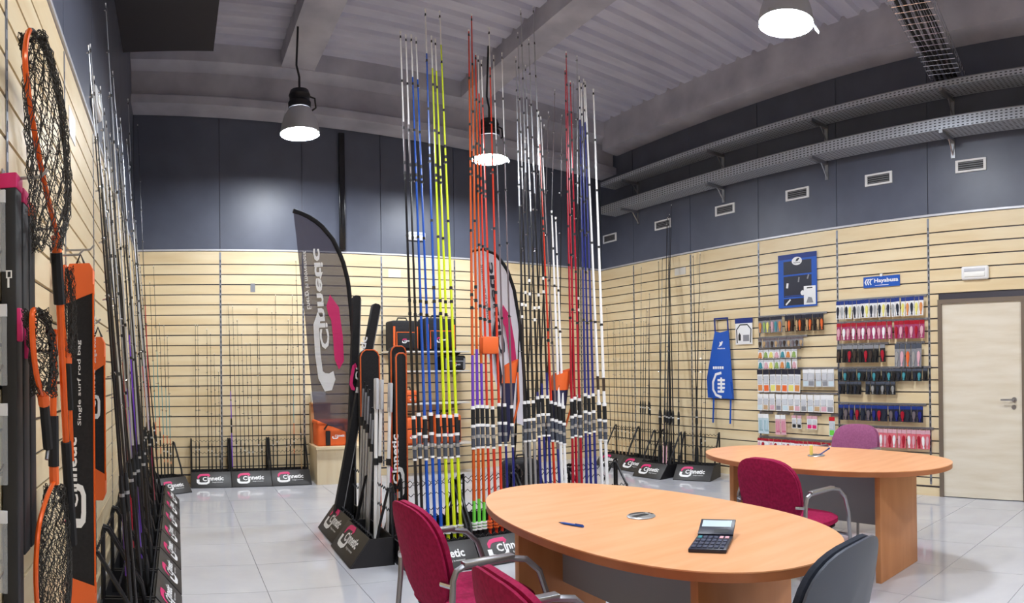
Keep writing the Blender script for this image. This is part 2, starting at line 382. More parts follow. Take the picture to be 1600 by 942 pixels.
# emergency lights, notices
def emergency(name, label, c, M3, wd, ht):
    t = thing(name, label, 'emergency light'); M = Matrix.Translation(c) @ M3
    obj('housing', MB().rbox(-wd/2, wd/2, -.045, -.004, -ht/2, ht/2, .02, 'white', M, 3), t)
    obj('lens', MB().rbox(-wd*.38, wd*.38, -.055, -.04, -ht*.3, ht*.05, .006, 'lens', M), t)
    obj('diffuser', MB().rbox(-wd*.38, wd*.38, -.052, -.04, ht*.1, ht*.33, .006, 'frosted', M), t)
I4 = Matrix.Identity(4); RR = Matrix.Rotation(-math.pi/2, 4, 'Z'); RL = Matrix.Rotation(math.pi/2, 4, 'Z')
emergency('emergency_light', 'white emergency light on the boards above the door', (XR+.004, 2.365, 2.335), RR, .3, .14)
emergency('emergency_light', 'white emergency light on the dark back wall behind the tall rods', (3.245, YB+.004, 3.24), I4, .25, .12)
emergency('emergency_light', 'white emergency light on the grey upper part of the left wall', (XL-.004, 4.25, 3.16), RL, .3, .14)
tag(obj('paper_notice', MB().box(2.836, 3.01, YB-.004, YB-.001, 2.668, 2.77, 'white')), 'blank white paper notice on the back wall boards', 'notice')
c = on_x(1063, 424, XR); tag(obj('paper_notice', MB().box(XR-.004, XR-.001, c.y-.11, c.y+.11, c.z-.05, c.z+.05, 'shelf_white')), 'blank cream paper notice high on the right wall boards above the brown rods', 'notice')
c = on_y(395, 449, YB); tag(obj('price_tag', MB().box(c.x-.03, c.x+.03, YB-.004, YB-.001, c.z-.06, c.z+.05, 'grey_mid')), 'small grey tag on the back wall boards', 'tag')
tag(obj('paper_notice', MB().box(XL+.001, XL+.004, 3.22, 3.42, 2.6, 2.74, 'white')), 'small white paper card on the left wall boards', 'notice')
# ---------------------------------------------------------------- pendant lamps
def lamp(x, y, z, label):
    t = thing('pendant_lamp', label, 'lamp', (x, y, z), 0, 'high bay pendant lamps')
    obj('reflector', MB().shell([(.215, 0), (.218, .01), (.2, .1), (.165, .2), (.12, .27), (.115, .27), (.16, .197), (.194, .1), (.209, .012)], 'lamp_bell', 32), t)
    obj('diffuser', MB().lathe([(.208, .014), (.206, .02)], 'lamp_glow', 32), t)
    obj('ballast_housing', MB().lathe([(.1, .26), (.122, .28), (.125, .34), (.11, .36), (.11, .4), (.118, .42), (.1, .47), (.05, .49)], 'lamp_body', 24), t)
    top = roof(x)-z
    obj('suspension', MB().tube([(0, 0, .48), (0, 0, .62), (-.03, 0, .75), (0, 0, top)], .012, 'lamp_body', 6), t)
    obj('power_cable', MB().tube([(.1, 0, .42), (.17, 0, .4), (.18, 0, .3), (.13, 0, .26)], .01, 'black', 6), t)
    obj('safety_wire', MB().tube([(-.217, 0, .01), (-.125, 0, .38)], .003, 'steel', 4), t)
    obj('latch_loop', MB().tube([(.12, -.17, -.0), (.13, -.19, -.05), (.15, -.2, -.07), (.165, -.19, -.05), (.15, -.165, .0)], .006, 'white', 6), t)
    return t
lamp(1.36, 7.0, 3.98, 'bell-shaped pendant lamp hanging in front of the back beam by the dark feather flag')
lamp(3.62, 6.95, 3.90, 'bell-shaped pendant lamp seen between the orange and grey rods')
lamp(4.09, 3.03, 4.04, 'bell-shaped pendant lamp above the far meeting table')
for x, y in ((1.4, 2.9), (1.4, -1.0), (4.1, -1.0)): lamp(x, y, 4.04, 'bell-shaped pendant lamp over the near half of the shop')
# ================================================================ display stands
def zigzag(x0, x1, y, z, n, amp, m='black_metal', r=.004):
    return MB().tube([(x0+(x1-x0)*i/(2*n), y, z+(amp if i % 2 else -amp)) for i in range(2*n+1)], r, m, 4)
STAND = {}
def stand(loc, rz, label, group, W=.5, D=.42, H=.17, tube_h=.56, name='rod_stand'):
    """front edge centre at loc, front facing local -y"""
    key = (W, D, H, tube_h)
    t = thing(name, label, 'display stand', loc, rz, group)
    if key not in STAND:
        h = W/2-.004; d = {}
        side = [(0,0),(.15,H),(D,H),(D,0)]
        Mx = Matrix(((0,0,1,0),(1,0,0,0),(0,1,0,0),(0,0,0,1)))
        b = MB(); b.prism(side, -h, -h+.012, 'stand_black', Mx); b.prism(side, h-.012, h, 'stand_black', Mx); b.box(-h, h, D-.012, D, 0, H, 'stand_black'); b.box(-h+.012, h-.012, .1, D-.012, .0, .035, 'stand_black'); b.box(-h+.012, h-.012, .15, .162, .035, H-.01, 'stand_black')
        d['tray'] = b.mesh('tray', 30)
        sl = math.hypot(.15, H); ang = math.atan2(H, .15); Mp = Matrix.Rotation(ang, 4, 'X')
        d['front_panel'] = MB().rbox(-h, h, .002, sl, 0, .01, .003, 'stand_panel', Mp).mesh('front_panel', 30)
        e, l = logo(W*.66, Mp @ Matrix.Translation((-W*.33, sl*.22, .0115)))
        d['emblem'] = e.mesh('emblem', 0); d['lettering'] = l.mesh('lettering', 0)
        d['tubes'] = [MB().tube([(s*h*.96, .2, H-.02), (s*h*.96, .22, H+.08), (s*h*.96, D-.04, tube_h-.01), (s*h*.96, D-.015, tube_h), (s*h*.96, D-.01, tube_h-.03), (s*h*.96, D-.01, .02)], .011, 'black_metal', 6).mesh('side_tube') for s in (-1, 1)]
        d['z'] = [zigzag(-h*.96, h*.96, D-.02, tube_h-.03, 10, .012).mesh('zigzag_rail'), zigzag(-h*.96, h*.96, .3, tube_h-.17, 10, .012).mesh('zigzag_rail'), zigzag(-h*.96, h*.96, .17, H+.012, 10, .012, r=.006).mesh('zigzag_rail')]
        STAND[key] = d
    d = STAND[key]
    obj('tray', d['tray'], t); p = obj('front_panel', d['front_panel'], t); obj('emblem', d['emblem'], p); obj('lettering', d['lettering'], p)
    for m in d['tubes']: obj('side_tube', m, t)
    for m in d['z']: obj('zigzag_rail', m, t)
    return t
PI = math.pi
# against the back wall
for i, lb in enumerate(('beside the left corner', 'in the middle of the three', 'beside the wooden counter')):
    stand((.42+.497*i, 8.0, 0), 0, 'black rod stand against the back wall, '+lb, 'rod stands against the back wall')
# in the corner, turned
stand((.0, 7.62, 0), .55, 'black rod stand turned across the corner of left and back walls', 'rod stands along the left wall', W=.42)
# along the left wall (fronts facing +x)
LW = [3.1+.52*i for i in range(8)]
names = ['nearest to the orange rod bags', 'second after the orange rod bags', 'third after the rod bags', 'fourth after the rod bags', 'fifth after the rod bags', 'sixth after the rod bags', 'second before the corner', 'last before the corner']
for i, y in enumerate(LW):
    stand((.02, y+.26, 0), PI/2, 'black rod stand along the left wall, '+names[i], 'rod stands along the left wall', W=.5, D=.44)
# island: end facing the left wall, front row facing the tables, back row behind it
stand((1.215, 4.83, 0), -PI/2-.02, 'black rod stand at the island end holding white bank poles', 'island end stands', W=.64, D=.33, H=.2)
stand((1.25, 5.47, 0), -PI/2-.02, 'black rod stand at the island end beside the dark flag', 'island end stands', W=.64, D=.33, H=.2)
fr = ['with black, blue and yellow poles', 'with orange, red and grey poles', 'with silver and navy poles', 'with red, navy and white poles']
for i, f in enumerate(fr):
    stand((1.815+.53*i, 4.18, 0), 0, 'black island stand '+f, 'island front stands', W=.525, D=.5)
for i in range(4):
    stand((1.95+.53*i, 5.3, 0), PI, 'black island stand facing the back wall behind the tall poles', 'island back stands', W=.525, D=.5)
# by the right wall
def stand_edge(a, b, label, **k):
    a, b = Vector(a), Vector(b); c = (a+b)/2; dr_ = b-a
    return stand((c.x, c.y, 0), math.atan2(dr_.y, dr_.x), label, 'rod stands by the right wall', W=round(dr_.length, 2), **k)
stand_edge((5.60, 5.99), (5.80, 5.53), 'black rod stand by the right wall next to the blue apron', D=.4)
stand_edge((5.44, 6.58), (5.49, 6.09), 'black rod stand by the right wall holding brown and pink rods', D=.44)
stand_edge((5.62, 7.13), (5.66, 6.62), 'black rod stand by the right wall, third from the apron', D=.44)
stand_edge((5.64, 7.68), (5.68, 7.17), 'black rod stand by the right wall in the back corner', D=.44)
# ================================================================ rods
ROD = {}
def rod_parts(style, L):
    key = (style, round(L, 1))
    if key in ROD: return ROD[key]
    L = round(L, 1); p = []
    st = STY[style]; r0, r1 = st['r']; cols = st['cols']      # cols: list of (fraction end, material)
    def rad(t): return r0+(r1-r0)*t**1.25
    b = MB(); t0 = st.get('grip', .1)*.5
    for t1, m in cols:
        ts = [t0+(t1-t0)*i/3 for i in range(4)]
        b.tube([(0, 0, t*L) for t in ts], [rad(t) for t in ts], m, 6); t0 = t1
    p.append(('blank', b.mesh('blank')))
    g = st.get('grip', .1)
    p.append(('butt_grip', MB().tube([(0,0,0),(0,0,.004),(0,0,g*.5*L),(0,0,g*.55*L)], [r0*.9, r0*1.5, r0*1.4, r0], st.get('gm', 'eva'), 7).mesh('butt_grip')))
    if st.get('cap'):
        c = MB()
        for q in range(3): c.tube([(0,0,.15+.022*q),(0,0,.163+.022*q)], r0*1.75, st['cap'], 8)
        p.append(('butt_rings', c.mesh('butt_rings')))
    z = st.get('seat', .21)*L if 'seatz' not in st else st['seatz']
    s = MB()
    if st.get('plain'):
        s.tube([(0,0,z-.09),(0,0,z-.06),(0,0,z+.06),(0,0,z+.1)], [r0*1.1, r0*1.45, r0*1.45, r0*1.05], 'eva', 7); s.tube([(0,0,z-.005),(0,0,z+.012)], r0*1.55, 'silver', 7)
    else:
        s.tube([(0,0,z-.15),(0,0,z+.0)], r0*1.18, 'slate_shell', 8); s.tube([(0,0,z-.085),(0,0,z-.06)], r0*1.4, 'silver', 8); s.tube([(0,0,z+.0),(0,0,z+.022)], r0*1.5, 'white_gloss', 8)
        s.tube([(0,0,z+.022),(0,0,z+.14)], r0*1.2, 'eva', 8); s.tube([(0,0,z+.14),(0,0,z+.165)], r0*1.3, 'white_gloss', 8); s.tube([(0,0,z-.165),(0,0,z-.15)], r0*1.3, 'white_gloss', 8)
        s.box(-r0*.5, r0*.5, -r0*1.3, -r0*1.1, z+.04, z+.11, 'white')
    p.append(('reel_seat', s.mesh('reel_seat')))
    k = st.get('bands')
    if k:
        m = MB()
        for f in (.45, .475, .72, .74): m.tube([(0,0,f*L-.012),(0,0,f*L+.012)], rad(f)*1.25, k, 6)
        p.append(('binding', m.mesh('binding')))
    gd = MB()
    for i in range(st.get('ng', 6)):
        f = .45+.54*(i/(st.get('ng', 6)-1))**.8; R = .016*(1-f)+.005; c = Vector((0, -rad(f)-R*1.1, f*L))
        gd.tube([c+Vector((R*math.cos(a*PI/3), R*math.sin(a*PI/3), .15*R*math.sin(a*PI/3))) for a in range(6)], .0022, 'guide', 4, closed=True)
        gd.tube([(0, -rad(f)*.8, f*L-R), (0, -rad(f)-R*.3, f*L)], .002, 'guide', 4)
        gd.tube([(0, 0, f*L-.01), (0, 0, f*L+.01)], rad(f)*1.2, 'black', 5)
    gd.tube([(0,0,L-.012),(0,0,L+.004)], [r1*1.3, r1*1.8], 'white_gloss', 5)
    p.append(('line_guides', gd.mesh('line_guides')))
    ROD[key] = p; return p
W_, = ('white_gloss',)
STY = {
 'surf_black': dict(r=(.0125,.005), cols=[(.72,'rod_black'),(.82,'rod_grey'),(1,W_)], cap=W_, seatz=.87, bands='black', grip=.05),
 'surf_blue': dict(r=(.0135,.005), cols=[(.915,'blue'),(1,W_)], cap=W_, seatz=.87, bands='black', grip=.05),
 'surf_blue_long': dict(r=(.0135,.005), cols=[(.915,'blue'),(1,W_)], cap=W_, seatz=.87, bands='black', grip=.05),
 'surf_yellow': dict(r=(.0135,.005), cols=[(.935,'yellow'),(1,W_)], cap=W_, seatz=.87, bands='black', grip=.05),
 'surf_orange': dict(r=(.0135,.005), cols=[(.04,'rod_black'),(.09,'green'),(.25,'rod_orange'),(.36,'purple'),(.9,'rod_orange'),(1,'rod_red')], cap=W_, seatz=.92, grip=.05, bands='black'),
 'surf_red': dict(r=(.0125,.0045), cols=[(.92,'rod_red'),(1,W_)], cap='orange', seatz=.92, grip=.05, bands='black'),
 'surf_grey': dict(r=(.011,.003), cols=[(.2,'navy'),(.82,'rod_grey'),(1,W_)], seatz=.92, grip=.06),
 'surf_silver': dict(r=(.012,.003), cols=[(.2,'silver'),(.68,'rod_black'),(1,'silver')], seatz=.95, grip=.04, bands=W_, ng=8),
 'surf_navy': dict(r=(.012,.003), cols=[(.3,'navy'),(.68,'rod_black'),(1,'silver')], seatz=.97, grip=.05, bands=W_, ng=8),
 'surf_crimson': dict(r=(.013,.004), cols=[(.9,'crimson'),(1,'red')], seatz=.95, grip=.05, ng=8),
 'surf_indigo': dict(r=(.013,.004), cols=[(.9,'navy'),(1,W_)], seatz=.97, grip=.05, ng=8),
 'surf_white': dict(r=(.015,.006), cols=[(.12,W_),(.3,'white'),(.33,'rod_brown'),(1,W_)], seatz=.9, grip=.03, ng=5),
 'dark_thin': dict(plain=1, r=(.008,.002), cols=[(.8,'rod_black'),(1,'rod_grey')], seatz=.8, grip=.12),
 'spin_brown': dict(plain=1, r=(.0055,.0016), cols=[(1,'rod_brown')], seat=.2, grip=.3),
 'spin_cork': dict(plain=1, r=(.0055,.0016), cols=[(1,'rod_brown')], seat=.2, grip=.25, gm='cork'),
 'carp_black': dict(plain=1, r=(.009,.0022), cols=[(.85,'rod_black'),(1,'silver')], seatz=.75, grip=.12, ng=7),
 'carp_silver': dict(plain=1, r=(.009,.0025), cols=[(.25,'rod_black'),(.6,'silver'),(1,'silver')], seatz=.75, grip=.12, ng=7),
 'carp_purple': dict(plain=1, r=(.008,.002), cols=[(.5,'purple'),(1,'rod_black')], seatz=.7, grip=.14, ng=7),
 'carp_red': dict(plain=1, r=(.008,.002), cols=[(.5,'crimson'),(1,'rod_black')], seatz=.7, grip=.14, ng=7),
 'boat_teal': dict(plain=1, r=(.006,.0018), cols=[(.3,'rod_orange'),(.6,'teal'),(1,'rod_brown')], seat=.2, grip=.25),
 'rod_pinkish': dict(plain=1, r=(.009,.002), cols=[(.45,'rod_pink'),(.55,'rod_black'),(1,'rod_black')], seatz=.5, grip=.08, gm='rod_pink'),
 'pole_black': dict(plain=1, r=(.011,.003), cols=[(1,'rod_black')], seatz=.7, grip=.2, ng=3),
}
def rod(base, tip, style, label, group, name='fishing_rod', spin=0.):
    base, tip = Vector(base), Vector(tip); d = tip-base; L = d.length
    t = thing(name, label, 'fishing rod', base, 0, group)
    q = d.to_track_quat('Z', 'Y'); t.rotation_mode = 'QUATERNION'
    from mathutils import Quaternion
    t.rotation_quaternion = q @ Quaternion((0,0,1), spin)
    t.scale = (1, 1, L/round(L, 1))
    for n, me in rod_parts(style, L):
        o = obj(n, me, t)
        if n in ('line_guides', 'binding', 'butt_rings'): o['kind'] = 'stuff'      # rings a pixel or two across
    return t
# island front row: (style, butt pixel x, tip pixel)
YR, YT = 4.46, 4.74
island = [
 ('surf_black', [(653, 625.5, 50), (661, 634, 55)], 'white-tipped black surf rod in the island beside the blue rods'),
 ('surf_blue', [(670.5, 642.5, 55), (681, 650, 59)], 'blue surf rod with long white tip section'),
 ('surf_blue_long', [(690, 664.5, 15)], 'tallest blue surf rod, next to the yellow rods'),
 ('surf_yellow', [(700.5, 674, 57), (711, 680, 61.5), (721, 687, 18)], 'bright yellow surf rod with black bindings'),
 ('surf_orange', [(741, 732.5, 47), (749, 736.7, 23), (757, 743, 84)], 'orange surf rod with purple and green bands near its butt'),
 ('surf_red', [(766, 747, 88), (776, 752, 95), (785, 764, 44)], 'orange-red surf rod beside the purple-banded orange rods'),
 ('surf_grey', [(795, 771, 87), (805, 784, 83)], 'grey surf rod between the red and the silver rods'),
 ('surf_silver', [(824.5, 806, 89), (832, 809, 51), (839.5, 813.6, 14)], 'black rod with silver butt section in the island'),
 ('surf_navy', [(848, 821, 102), (855.6, 826, 61.5), (863, 833, 10)], 'black rod with navy butt section and silver tip'),
 ('surf_red', [(870, 841, 175)], 'red rod among the navy rods of the island'),
 ('surf_grey', [(878, 845, 183)], 'dark grey rod beside the lone red rod'),
 ('surf_crimson', [(897, 883, 108), (903, 884.5, 81), (911, 891, 127)], 'crimson rod beside the indigo rods'),
 ('surf_indigo', [(918, 905, 120), (925, 908, 131), (933, 912, 124)], 'indigo rod between the crimson and the white rods'),
 ('surf_white', [(944, 914, 128), (951, 927, 140)], 'thick white rod at the right end of the island'),
 ('surf_white', [(881, 862, 330), (887, 868, 340)], 'shorter white rod behind the orange-topped quiver'),
]
for style, lst, lb in island:
    for (bx, tx, ty) in lst:
        b = on_y(bx, 820, YR); rod((b.x, YR, .045), on_y(tx, ty, YT), style, lb, 'island rods: '+lb.split(' rod')[0], name='surf_rod', spin=random.uniform(-.6, .6))
for i, (bx, tx, ty) in enumerate([(815, 841, 212), (838, 857, 175), (850, 867, 140), (872, 878, 180), (905, 901.5, 87), (893, 896, 128), (830, 850, 195), (800, 822, 215)]):
    b = on_y(bx, 780, 4.98); rod((b.x, 4.98, .045), on_y(tx, ty, 4.9), 'dark_thin' if i != 4 else 'surf_silver', 'thin dark rod in the back row of the island' if i != 4 else 'silver rod in the back row of the island', 'island back row rods', spin=i)
# against the back wall (zoom measures: butt x, tip x, tip y)
def zz(x, y): return 200+x*.4245, 380+y*.4245
for grp, lst in (('first', [(250,248,300),(263,256,300),(297,290,315),(310,303,330),(325,317,405),(340,333,470)]), ('second', [(385,370,220),(402,385,230),(418,402,280),(433,418,330),(448,435,368),(462,450,365),(482,475,235),(495,482,320)]), ('third', [(535,530,250),(550,543,190),(582,590,280),(597,600,260),(612,605,190),(640,618,60)])):
    wh = {'first': 'in the stand by the left corner', 'second': 'in the middle stand at the back wall', 'third': 'in the stand beside the counter'}[grp]
    for i, (bx, tx, ty) in enumerate(lst):
        b = on_y(*zz(bx, 800), 8.24); tp = on_y(*zz(tx, ty), 8.40)
        st = 'carp_purple' if grp == 'second' and i == 0 else 'spin_brown' if grp != 'third' or i < 4 else 'boat_teal' if i == 4 else 'spin_cork'
        rod((b.x, 8.24, .04), tp, st, 'slim brown rod '+wh if st != 'carp_purple' else 'slim purple rod '+wh, 'rods '+wh, spin=random.uniform(-1, 1))
# corner stand
for i, (bx, tx, ty) in enumerate([(247, 234, 440), (253, 240, 415), (258, 249, 505), (263, 256, 508), (268, 261, 525)]):
    b = on_y(bx, 735, 7.93); rod((b.x, 7.93, .05), on_y(tx, ty, 8.38), 'boat_teal', 'slim rod with teal and orange blank in the corner stand', 'corner stand rods', spin=i)
# left wall rods: tips from the photograph on the wall plane, butts in the stands
tips = [(138,72),(141,70),(157,136),(165,6),(166,190),(171,145),(176,112),(181,175),(186,200),(190,215),(193,250),(200,155),(198,218),(203,260),(206,300),(215,195),(150,185),(161,215),(168,240),(174,262),(183,290),(188,300),(210,360),(205,372),(213,380),(178,330),(194,340),(170,300),(217,395),(220,415),(147,120),(163,170),(184,235),(188,185),(196,300),(201,330),(172,210),(208,330),(212,345),(155,230),(159,260)]
lst = ['carp_black', 'carp_black', 'carp_silver', 'carp_silver', 'carp_black', 'carp_red', 'carp_black', 'carp_purple', 'carp_silver', 'carp_black']
for i, (tx, ty) in enumerate(tips):
    tp = on_x(tx, ty, -.42)
    if tp.y > 7.9 or tp.z > 4.6: s_ = min(7.9/tp.y, (4.6-EYE)/max(tp.z-EYE, .01)); tp = Vector((tp.x, tp.y*s_, EYE+(tp.z-EYE)*s_))
    by = min(max(tp.y*.97+random.uniform(-.1, .1), 3.3), 7.2); st = lst[i % 10]
    nm = {'carp_black': 'long black carp rod', 'carp_silver': 'long silver-grey carp rod', 'carp_red': 'long dark red carp rod', 'carp_purple': 'long purple-wrapped carp rod'}[st]
    k_ = min(max(int((by-3.1)/.52), 0), 7)
    rod((-.22+random.uniform(-.06, .05), by, .045), tp, st, nm+' in the left-wall stand '+names[k_], 'rods on the left wall: '+nm, spin=random.uniform(-1, 1))
# right wall rods
def rwall(butts, style, label, group):
    for i, (bx, by, tx, ty, Xb) in enumerate(butts):
        b = on_x(bx, by, Xb); b.z = .05; tp = on_x(tx, ty, 6.33)
        rod(b, tp, style, label, group, spin=i*.7)
rwall([(1029,690,1035,402,5.82),(1033,690,1029,407,5.85),(1040,690,1049,320,5.84),(1045,690,1046,335,5.82),(1049,690,1043,340,5.86),(1037,690,1042,350,5.84),(1053,690,1046,400,5.83)], 'pole_black', 'very long brown-black pole leaning on the right wall', 'brown poles by the right wall')
rwall([(1086,700,1094,395,6.02),(1090,700,1083,398,6.0)], 'pole_black', 'long dark pole in the stand beside the blue apron', 'poles beside the apron')
rwall([(1093,705,1100,480,6.02),(1096,705,1096,520,6.03),(1101,705,1103,500,6.04)], 'spin_brown', 'slim brown rod in the stand beside the blue apron', 'slim rods beside the apron')
rwall([(1060,690,1060,500,5.8)], 'pole_black', 'single straight black pole between the brown poles and the apron stand', 'single pole')
rwall([(1036,735,1040,560,5.75),(1041,735,1044,565,5.75)], 'rod_pinkish', 'pale pink rod standing in front of the brown poles', 'pink rods')
rwall([(1000,680,1002,416,5.95),(1006,680,1010,480,5.95),(1012,680,1015,457,5.95),(1017,680,1012,485,5.95),(1003,680,1006,500,5.92)], 'dark_thin', 'thin dark rod in the third stand from the apron', 'thin rods by the right wall')
rwall([(955,672,948,480,6.0),(961,672,958,500,6.0),(967,672,960,502,6.0),(972,672,968,500,6.0),(978,672,973,502,6.0),(984,672,979,505,6.0),(989,672,986,502,6.0)], 'spin_cork', 'slim cork-handled rod in the stand in the back right corner', 'cork rods in the corner')
# ================================================================ tables
def table(loc, label, rz=0., a=.53, b=1.0, hw=.27, ly=.62):
    t = thing('meeting_table', label, 'table', loc, rz, 'oval meeting tables')
    n = 72; ell = [(a*abs(math.cos(q))**.92*(1 if math.cos(q) > 0 else -1), b*abs(math.sin(q))**.92*(1 if math.sin(q) > 0 else -1)) for q in [2*PI*i/n for i in range(n)]]
    obj('tabletop', MB().prism(ell, .735, .74, 'table_wood'), t)
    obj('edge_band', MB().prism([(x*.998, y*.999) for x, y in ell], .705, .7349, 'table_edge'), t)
    for s in (-1, 1): obj('leg', MB().rbox(-hw, hw, s*ly-.02, s*ly+.02, 0, .7049, .003, 'table_leg'), t)
    obj('modesty_panel', MB().box(-.009, .009, -ly+.02, ly-.02, .3, .7049, 'modesty'), t)
    return t
T1, T2 = (1.89, 2.25, 0), (3.95, 2.67, 0)
table(T1, 'oval wooden meeting table with pen and calculator on it')
table(T2, 'oval wooden meeting table beside the wall of lure packs')
def grommet(x, y, label, open_):
    t = thing('cable_grommet', label, 'grommet', (x, y, .74), 0, 'cable grommets')
    obj('ring', MB().lathe([(.062, 0), (.065, .003), (.06, .007), (.001, .007)], 'silver', 32), t)
    o = obj('flap', MB().prism([(-.045,-.02),(.03,-.02),(.03,.012),(-.045,.012)], .007, .0078, 'black'), t)
    obj('opening', MB().prism([(.055*math.cos(q), .055*math.sin(q)) for q in [.5+i*.2 for i in range(10)]], .0071, .0079, 'slot'), t)
    for q in (-.1, .15, -.35): obj('cable_slot', MB().tube([(.054*math.cos(q), .054*math.sin(q), .0065), (.054*math.cos(q), .054*math.sin(q), .008)], .006, 'slot', 8), t)
grommet(1.895, 2.235, 'round silver cable grommet in the table with the calculator', True)
grommet(3.98, 2.726, 'round silver cable grommet in the far table, holding a pen', True)
# pen
a, b = on_z(873, 816, .745), on_z(915, 823, .745)
t = thing('ballpoint_pen', 'blue ballpoint pen lying on the near oval table', 'pen', (0,0,0)); dd = (b-a)
obj('barrel', MB().tube([a+dd*.08, a+dd*.2, a+dd*.92], [.003, .0052, .0052], 'blue', 8), t); obj('tip', MB().tube([a, a+dd*.08], [.001, .003], 'black', 8), t); obj('clip', MB().box(-.002, .002, 0, .04, 0, .002, 'royal_dark', Matrix.Translation(a+dd*.62+Vector((0,0,.005))) @ dd.to_track_quat('Y', 'Z').to_matrix().to_4x4()), t)
t = thing('ballpoint_pen', 'dark blue pen tilted in the grommet of the far table', 'pen', (0,0,0))
obj('barrel', MB().tube([(3.99, 2.70, .749), (4.06, 2.66, .79)], .005, 'royal_dark', 8), t); obj('clip', MB().tube([(4.04, 2.668, .786), (4.058, 2.658, .797)], .002, 'blue', 5), t)
t = thing('glue_stick', 'small pale yellow stick standing in the grommet of the far table', 'stick', (3.945, 2.745, .749))
obj('body', MB().lathe([(.011, 0), (.012, .002), (.012, .05)], 'yellow_soft', 12), t); obj('cap', MB().lathe([(.013, .05), (.013, .066), (.009, .07)], 'yellow_soft', 12), t)
# calculator
c0, c1, c2, c3 = [on_z(x, y, .745) for x, y in [(1075,861),(1135,863),(1146,838),(1089,839)]]
ux = (c1-c0); ux.z = 0; wd = ux.length; ux.normalize(); uy = Vector((-ux.y, ux.x, 0)); dp = (c3-c0).dot(uy)
t = thing('calculator', 'dark blue folding calculator lying open on the near oval table', 'calculator', (c0.x, c0.y, .74), math.atan2(ux.y, ux.x))
obj('base', MB().rbox(0, wd, 0, dp, 0, .014, .003, 'print_dark'), t)
keys = [('lcd' if (r == 3 and q == 0) else 'key') for r in range(4) for q in range(6)]
for r in range(4):
    for q in range(6):
        k = obj('key', MB().rbox(wd*(.06+.15*q), wd*(.06+.15*q)+wd*.11, dp*(.08+.22*r), dp*(.08+.22*r)+dp*.15, .014, .018, .0012, 'teal' if (r == 3 and q == 0) else 'rod_pink' if (r == 3 and q > 3) else 'key', None, 1), t)
Ml = Matrix.Translation((0, dp, .012)) @ Matrix.Rotation(math.radians(22), 4, 'X')
lid = obj('lid', MB().rbox(0, wd, 0, dp*.5, 0, .008, .002, 'print_dark', Ml), t)
obj('display', MB().box(wd*.07, wd*.9, dp*.24, dp*.45, .008, .0088, 'lcd', Ml), lid); obj('solar_cell', MB().box(wd*.45, wd*.86, dp*.05, dp*.16, .008, .0086, 'slot', Ml), lid)
# ================================================================ chairs
def superell(a, b, n=32, e=.6): return [(a*abs(math.cos(q))**e*(1 if math.cos(q) > 0 else -1), b*abs(math.sin(q))**e*(1 if math.sin(q) > 0 else -1)) for q in [2*PI*i/n for i in range(n)]]
def pad(a, b, th, m, M, bend=0., e=.6):
    """cushion: superellipse with rounded rim, local z is thickness; bend curves it about local y"""
    mb = MB(); vs = []; fs = []; n = 32; rings = [(.0, -.5), (.5, -.5), (.9, -.48), (1., -.2), (1., .2), (.9, .46), (.5, .52), (.0, .54)]
    for k, (s, z) in enumerate(rings):
        for (x, y) in superell(a, b, n, e): X, Y = x*max(s, .001), y*max(s, .001); vs.append((X, Y, z*th+bend*(X*X)))
    for k in range(len(rings)-1):
        for j in range(n): fs.append((k*n+j, k*n+(j+1) % n, (k+1)*n+(j+1) % n, (k+1)*n+j))
    return mb.add(vs, fs, m, M)
def chair(loc, rz, fabric, shell, label, group, arms=True):
    """faces local +y, origin on the floor under the seat"""
    t = thing('armchair' if arms else 'office_chair', label, 'chair', loc, rz, group)
    obj('seat', pad(.235, .225, .06, fabric, Matrix.Translation((0, .02, .46)), 0), t)
    obj('seat_pan', pad(.22, .21, .02, 'black', Matrix.Translation((0, .02, .425)), 0), t)
    Mb = Matrix.Translation((0, -.235, .67)) @ Matrix.Rotation(math.radians(102), 4, 'X')
    obj('backrest', pad(.23, .2, .045, fabric, Mb @ Matrix.Translation((0, 0, -.012)), -.55, .72), t)
    obj('back_shell', pad(.236, .206, .02, shell, Mb @ Matrix.Translation((0, 0, .016)), -.55, .72), t)
    for s in (-1, 1):
        x = s*.262
        if arms:
            pts = [(x, -.27, 0), (x, -.225, .3), (x, -.205, .5), (x, -.2, .62), (x, -.185, .655), (x, -.15, .67), (x, .04, .672), (x, .12, .655), (x, .18, .6), (x, .215, .5), (x, .235, .3), (x, .25, 0)]
            obj('side_frame', MB().tube(pts, .0125, 'grey_tube', 8), t)
            obj('armrest', MB().rbox(x-.02, x+.02, -.16, .06, .672, .688, .006, 'steel'), t)
            obj('back_joint', MB().tube([(x, -.205, .6), (x-s*.05, -.225, .6)], .011, 'chrome', 8), t)
        else:
            obj('side_frame', MB().tube([(x*.85, -.26, 0), (x*.85, -.22, .35), (x*.85, -.2, .43), (x*.85, .1, .43), (x*.85, .2, .41), (x*.85, .23, 0)], .0125, 'grey_tube', 8), t)
            obj('back_support', MB().tube([(x*.6, -.05, .42), (x*.6, -.22, .44), (x*.6, -.26, .6)], .011, 'grey_tube', 8), t)
        for y in (-.27, .25):
            if arms: obj('foot', MB().lathe([(.015, 0), (.016, .012), (.012, .02)], 'black', 10, Matrix.Translation((x, y, 0))), t)
    for y in (-.14, .17): obj('cross_bar', MB().tube([(-.262 if arms else -.22, y if not arms else (-.222 if y < 0 else .232), .415 if not arms else .36), (.262 if arms else .22, y if not arms else (-.222 if y < 0 else .232), .415 if not arms else .36)], .01, 'grey_tube', 6), t)
    return t
chair((1.18, 2.50, 0), -PI/2+.03, 'burgundy', 'burgundy', 'burgundy armchair at the near table, closest to the island stands', 'burgundy armchairs')
